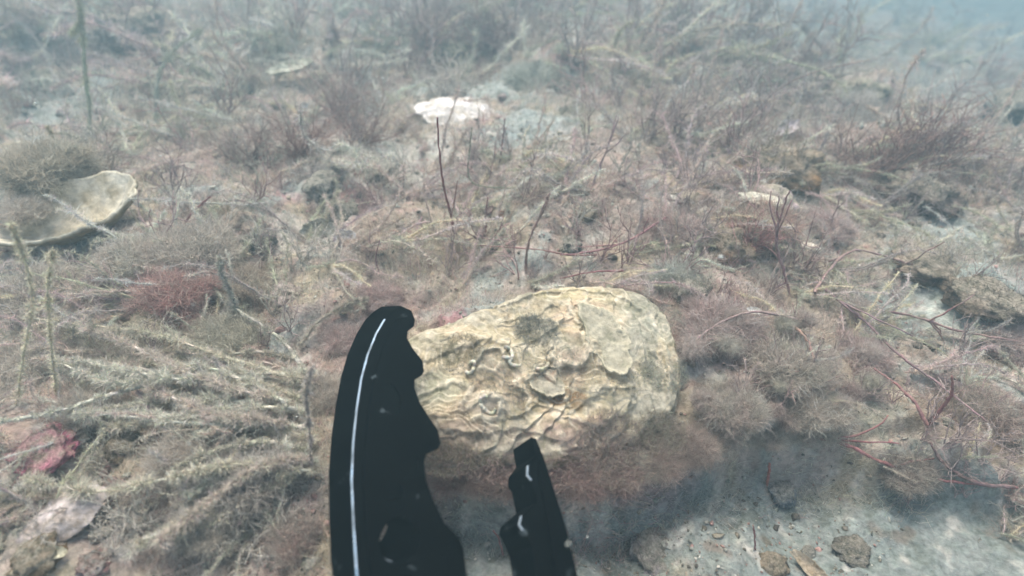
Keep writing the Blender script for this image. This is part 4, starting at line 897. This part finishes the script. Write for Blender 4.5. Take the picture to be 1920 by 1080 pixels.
strand([(545, 665), (480, 660), (400, 668), (320, 672)], .0022, (.42, .38, .3), 'fuzzy beige strand above the thick whitish strand', fuzz=1100, fl=.004, dz=.012)
strand([(560, 640), (600, 600), (650, 575), (690, 560)], .0018, (.42, .37, .3), 'thin fuzzy strand left of the jaw tip', fuzz=800, fl=.003, dz=.01, branches=2)
strand([(575, 900), (582, 840), (577, 780), (574, 730), (585, 690)], .0007, (.44, .38, .33), 'upright thin fuzzy stalk close against the outer edge of the larger jaw', mode='up', fuzz=600, fl=.003)
strand([(852, 440), (845, 400), (832, 350), (824, 285), (820, 220)], .0016, (.26, .10, .09), 'thin upright dark red stalk just above centre', mode='up', name='red_seaweed')
strand([(843, 410), (853, 370), (858, 338)], .0010, (.28, .14, .13), 'short mauve stalk forking from the thin dark red stalk', mode='up', name='red_seaweed')
strand([(1060, 352), (1000, 352), (930, 352), (890, 345), (878, 325), (880, 285), (885, 238)], .0014, (.26, .27, .19), 'grey green hooked stalk right of the thin dark red stalk', mode='up', name='hooked_seaweed', fuzz=200, fl=.002)
strand([(935, 305), (942, 270), (947, 222)], .0020, (.25, .16, .16), 'short upright dark mauve stalk below the white shell valve', mode='up', name='red_seaweed', fuzz=80, fl=.002)
strand([(940, 335), (910, 310), (888, 285)], .0011, (.24, .2, .17), 'thin dark beaded stalk crossing the hooked one', mode='up', name='red_seaweed')
strand([(985, 500), (990, 460), (1010, 410), (1030, 362)], .0022, (.36, .25, .21), 'brownish pink stalk leaning right above the oyster', mode='up', name='red_seaweed', fuzz=250, fl=.002, branches=2)
strand([(910, 425), (912, 390), (915, 370)], .0014, (.26, .13, .13), 'short dark red stalk beside the small orange knob', mode='up', name='red_seaweed')
strand([(730, 425), (790, 437), (850, 445)], .0010, (.36, .14, .14), 'thin bright red stem lying left of the thin dark red stalk', name='red_seaweed')
strand([(1120, 470), (1065, 478), (1010, 468), (900, 460)], .0011, (.34, .2, .18), 'thin rosy stem lying just above the oyster', name='red_seaweed', dz=.01)
strand([(1250, 400), (1180, 450), (1110, 472), (1050, 478)], .0012, (.38, .2, .2), 'pinkish red stem sweeping down left above the oyster', name='red_seaweed', dz=.012, branches=3)
strand([(1170, 500), (1110, 510), (1050, 522)], .0010, (.36, .17, .17), 'short red stem lying behind the top rim of the oyster', name='red_seaweed', dz=.008)
strand([(1140, 500), (1190, 430), (1250, 350), (1330, 270), (1420, 215), (1500, 150)], .0018, (.34, .26, .24), 'long mauve stem arching up to the right from the oyster', name='red_seaweed', mode='up', lean=.35, branches=5, fuzz=300, fl=.003)
strand([(1280, 420), (1300, 350), (1350, 260), (1420, 150), (1490, 20)], .0014, (.26, .24, .22), 'long thin dark stem reaching to the top edge right of centre', name='red_seaweed', mode='up', lean=.5, branches=2)
strand([(1100, 360), (1130, 300), (1160, 220)], .0016, (.25, .18, .18), 'dark mauve stem rising right of centre', name='red_seaweed', mode='up', lean=.05, branches=2)
strand([(1490, 555), (1470, 510), (1455, 455), (1465, 400), (1480, 360)], .0016, (.34, .22, .21), 'mauve forked upright stem right of the rust lump', name='red_seaweed', mode='up', branches=4)
strand([(1530, 540), (1560, 500), (1600, 470), (1660, 480), (1720, 500)], .0016, (.34, .23, .21), 'arching mauve stem right of the forked one', name='red_seaweed', dz=.015, branches=3)
strand([(1490, 600), (1515, 640), (1530, 690), (1545, 720)], .0013, (.34, .22, .18), 'thin tan stem hanging down right of the oyster', name='red_seaweed', dz=.014)
strand([(1540, 525), (1580, 570), (1620, 600), (1680, 660), (1760, 720), (1850, 790)], .0014, (.30, .20, .20), 'long mauve stem running to the lower right', name='red_seaweed', dz=.014, branches=3)
strand([(1600, 570), (1700, 590), (1800, 620), (1910, 640)], .0014, (.36, .24, .22), 'mauve stem running to the right edge over pale silt', name='red_seaweed', dz=.014, branches=3)
strand([(1530, 810), (1590, 835), (1650, 865), (1720, 890), (1800, 905), (1910, 915)], .0014, (.34, .16, .15), 'red stem lying across the silt at the lower right', name='red_seaweed', dz=.010, branches=3)
strand([(1745, 790), (1715, 755), (1680, 720), (1640, 690)], .0013, (.32, .17, .16), 'forked red stem on the right, left arm', name='red_seaweed', dz=.014)
strand([(1745, 790), (1770, 760), (1785, 735), (1786, 705)], .0014, (.30, .15, .14), 'forked red stem on the right, upright arm', name='red_seaweed', mode='up')
strand([(1910, 905), (1830, 905), (1770, 870), (1745, 830)], .0016, (.26, .17, .16), 'dark red stem curving through the brown clump at the lower right', name='red_seaweed', dz=.012)
strand([(1440, 912), (1441, 890), (1443, 868)], .0014, (.40, .16, .13), 'tiny upright red stalk on the silt beside the bluish stone', mode='up', name='red_seaweed')
strand([(1422, 1032), (1415, 1005), (1412, 985)], .0009, (.28, .12, .12), 'tiny dark red stalk near the bottom right silt', mode='up', name='red_seaweed')
strand([(945, 1040), (935, 1010), (924, 995)], .0008, (.26, .12, .11), 'tiny dark stalk between the two jaws', mode='up', name='red_seaweed')
strand([(720, 520), (705, 490), (712, 450)], .0009, (.28, .16, .16), 'thin mauve stalk behind the tip of the larger jaw', mode='up', name='red_seaweed')
strand([(790, 400), (780, 440), (795, 480)], .0010, (.30, .2, .2), 'thin curved stalk left of the thin dark red stalk', name='red_seaweed', dz=.01)
strand([(330, 430), (360, 400), (395, 368)], .0020, (.34, .18, .17), 'reddish stem leaning right beside the large open shell', mode='up', name='red_seaweed', fuzz=200, fl=.002)
strand([(262, 425), (252, 405), (243, 388)], .0014, (.44, .38, .28), 'small beige stalk at the rim of the large open shell', mode='up')
strand([(282, 430), (280, 408), (282, 392)], .0012, (.40, .3, .26), 'small pinkish stalk right of the beige one at the shell rim', mode='up')
strand([(1500, 590), (1420, 585), (1360, 600), (1300, 640)], .0012, (.38, .27, .25), 'faint pink stem lying over the pink cushion', name='red_seaweed', dz=.016)
strand([(1340, 400), (1420, 380), (1500, 330), (1600, 270), (1680, 205)], .0018, (.42, .38, .32), 'long pale stem crossing in front of the pale fluff ball', name='red_seaweed', mode='up', lean=.3, fuzz=300, fl=.003)
strand([(900, 900), (897, 885), (893, 865)], .0012, (.46, .42, .36), 'small white grey stalk under the oyster', mode='up', fuzz=120, fl=.002)

rf = np.random.RandomState(31)
for q in range(16):
    x0, y0 = rf.uniform(520, 590), rf.uniform(690, 900); x1 = rf.uniform(20, 330); y1 = y0+rf.uniform(-60, 60)+(y0-790)*.7
    pts = [(x0+(x1-x0)*t, y0+(y1-y0)*t+rf.normal()*9+18*math.sin(t*3+q)) for t in (0, .25, .5, .75, 1)]
    strand(pts, rf.uniform(.0014, .0030), np.array([(.58, .53, .42), (.56, .48, .41), (.60, .57, .48)][q % 3]), 'pale feathery strand in the low fan sweeping left from the larger jaw', group='low fan of pale strands left of the larger jaw', fuzz=1400, fl=.0058, hw=.00034, dz=rf.uniform(.008, .022), seed=q*7)
# ---------------------------------------------------------------- repeated thin stemmed algae
protos = {}
def protoset(key, specs):
    protos[key] = [bush(*[s[0]], **s[1]) for s in specs]
    for m_ in protos[key]: m_.materials.append(M_mat if key == 'mat' else M_stem_u)
protoset('thin', [(200+i, dict(stems=5+i % 4, spread=.55, rad=.015, br=4, col=c, lean=(.35, .15), wander=.16)) for i, c in enumerate([(.30, .19, .18), (.27, .15, .14), (.34, .25, .23), (.30, .22, .2), (.36, .22, .2), (.25, .17, .15)])])
protoset('pale', [(300+i, dict(stems=6+i % 3, spread=.6, rad=.014, br=4, col=c, lean=(.25, .1), wander=.2, fuzz=30, fl=.06)) for i, c in enumerate([(.42, .39, .3), (.38, .36, .3), (.44, .40, .34), (.36, .35, .27)])])
protoset('bushy', [(400+i, dict(stems=20, spread=1.0, rad=.008, br=4, col=c, lean=(.2, .1), wander=.22)) for i, c in enumerate([(.30, .17, .14), (.34, .23, .2), (.28, .2, .15), (.36, .30, .24)])])
def matted(seed, n=6, col=(.44, .40, .32), fz=750, spread=.5):
    rng = np.random.RandomState(seed); mb = MB(); col = np.array(col)
    for q in range(n):
        a = rng.normal()*spread; d0 = np.array([math.cos(a), math.sin(a), rng.uniform(.05, .6)])
        P = grow(rng, np.array([0, 0, -.02])+rng.normal(size=3)*.05*np.array([1, 1, 0]), d0, rng.uniform(.5, 1.15), 14, .13, -.02); P[:, 2] = np.maximum(P[:, 2], -.03)
        c = vary(np.minimum(col*1.5, .66), 1, rng, .12, .04)[0]; mb.tube(P, .008*np.linspace(1.2, .5, 15), vary(c, 15, rng, .1, .03), 5)
        m = fz; i = rng.uniform(0, 13.99, m); k = i.astype(int); f = (i-k)[:, None]; ro = P[k]*(1-f)+P[k+1]*f
        w = .5+1.2*np.clip(noise3(i*.6, q*3., seed), -.3, .6)
        mb.hairs(ro, rng.normal(size=(m, 3)), (.075*w*rng.uniform(.3, 1.3, m)), .0058, vary(c*1.08, m, rng, .2), rng, .7, 3, curl=.15)
    return mb.mesh()
protos['mat'] = [matted(500+i, 5+i % 3, c) for i, c in enumerate([(.46, .41, .34), (.44, .36, .31), (.42, .39, .34), (.42, .345, .31), (.47, .43, .37), (.38, .33, .29), (.43, .36, .325), (.44, .38, .32)])]
for m_ in protos['mat']: m_.materials.append(M_mat)
rg = np.random.RandomState(99)
def zone(p):
    a = 'far' if p[1] > .85 else ('middle' if p[1] > .42 else 'near')
    b = 'left' if p[0] < -.12*max(1, p[1]*2) else ('right' if p[0] > .12*max(1, p[1]*2) else 'middle')
    return a, b
LBL = {'thin': ('thin_stemmed_alga', 'thin mauve branching stems'), 'pale': ('pale_alga', 'pale silt dusted branching alga'), 'bushy': ('bushy_alga', 'low feathery reddish alga'), 'mat': ('matted_seaweed', 'fan of soft silt coated strands')}
ZT = {'far': 'in the hazy distance', 'middle': 'at mid distance', 'near': 'close to the camera'}
cnt = 0
while cnt < 820:
    a, b = rg.uniform(-20, 1940), 8+1060*rg.uniform(0, 1)**1.35
    p = at(a, b)
    if siltmask(np.array(p[0]), np.array(p[1])) > .5 or (560 < a < 1300 and b > 540) or (770 < a < 950 and 195 < b < 300) or (40 < a < 290 and 310 < b < 520) or (1300 < a < 1640 and b > 800): continue
    key = 'mat' if cnt >= 530 else rg.choice(['thin', 'pale', 'bushy'], p=[.6, .2, .2] if a > 700 else [.3, .4, .3])
    if b > 700 and key == 'thin' and a < 900: key = 'pale'
    me = protos[key][rg.randint(len(protos[key]))]
    hgt = {'thin': .055, 'pale': .045, 'bushy': .030, 'mat': .112}[key]*rg.uniform(.6, 1.35)*np.clip(p[1]*1.7, .45, 1.9)
    o = bpy.data.objects.new(LBL[key][0], me); C.objects.link(o)
    o.location = (p[0], p[1], float(H(p[0], p[1]))); o.scale = (hgt,)*3; o.rotation_euler = (rg.normal()*.15, rg.normal()*.15, (rg.normal()*.7 if key != 'mat' else (rg.normal()*.8+(.5 if a > 600 else 3.0)))); o.location.z += .004 if key == 'mat' else 0
    z1, z2 = zone(p)
    tag(o, f'{LBL[key][1]} {ZT[z1]}, {z2} side' if z2 != 'middle' else f'{LBL[key][1]} {ZT[z1]}, around the middle', 'seaweed', f'{LBL[key][1]} {ZT[z1]} {z2}')
    cnt += 1

def particles():
    rng = np.random.RandomState(8); n = 170; V0, T0 = ICO[1]; m = len(V0)
    dd = rng.uniform(.16, 1.3, n); px = rng.uniform(0, 1920, n); py = rng.uniform(0, 1080, n)
    P = np.array([ray(a, b)*t+np.array([0, 0, CAMZ]) for a, b, t in zip(px, py, dd)])
    ok = P[:, 2] > H0(P[:, 0], P[:, 1])+.01; P = P[ok]; n = len(P)
    sz = .00034*np.exp(rng.normal(size=n)*.5)
    V = V0[None]*(1+.3*rng.normal(size=(n, m, 1)))*sz[:, None, None]+P[:, None]
    mb = MB(); mb.add(V.reshape(-1, 3), None, (T0[None]+np.arange(n)[:, None, None]*m).reshape(-1, 3), (.6, .62, .58))
    tag(link(mb.mesh(), 'drifting_particles', M_shell), 'pale specks of silt drifting in the water', 'silt specks', kind='stuff')
particles()
# ---------------------------------------------------------------- the cloudy water
def haze():
    import bmesh
    bm = bmesh.new(); bmesh.ops.create_cube(bm, size=1)
    me = bpy.data.meshes.new('haze'); bm.to_mesh(me); bm.free()
    m, n, out = nodes('cloudy_water'); v = n.nodes.new('ShaderNodeVolumePrincipled')
    v.inputs['Color'].default_value = (.45, .69, .78, 1); v.inputs['Density'].default_value = .36; v.inputs['Anisotropy'].default_value = .2
    n.links.new(v.outputs[0], out.inputs['Volume'])
    o = link(me, 'haze', m, None, (0, 0, -.55), None, (21, 21, 2.0)); o.location = (0, 0, .40-1.0-.0); tag(o, None, None, kind='stuff')
    o['label'] = 'cloudy blue grey water over the seabed'
haze()
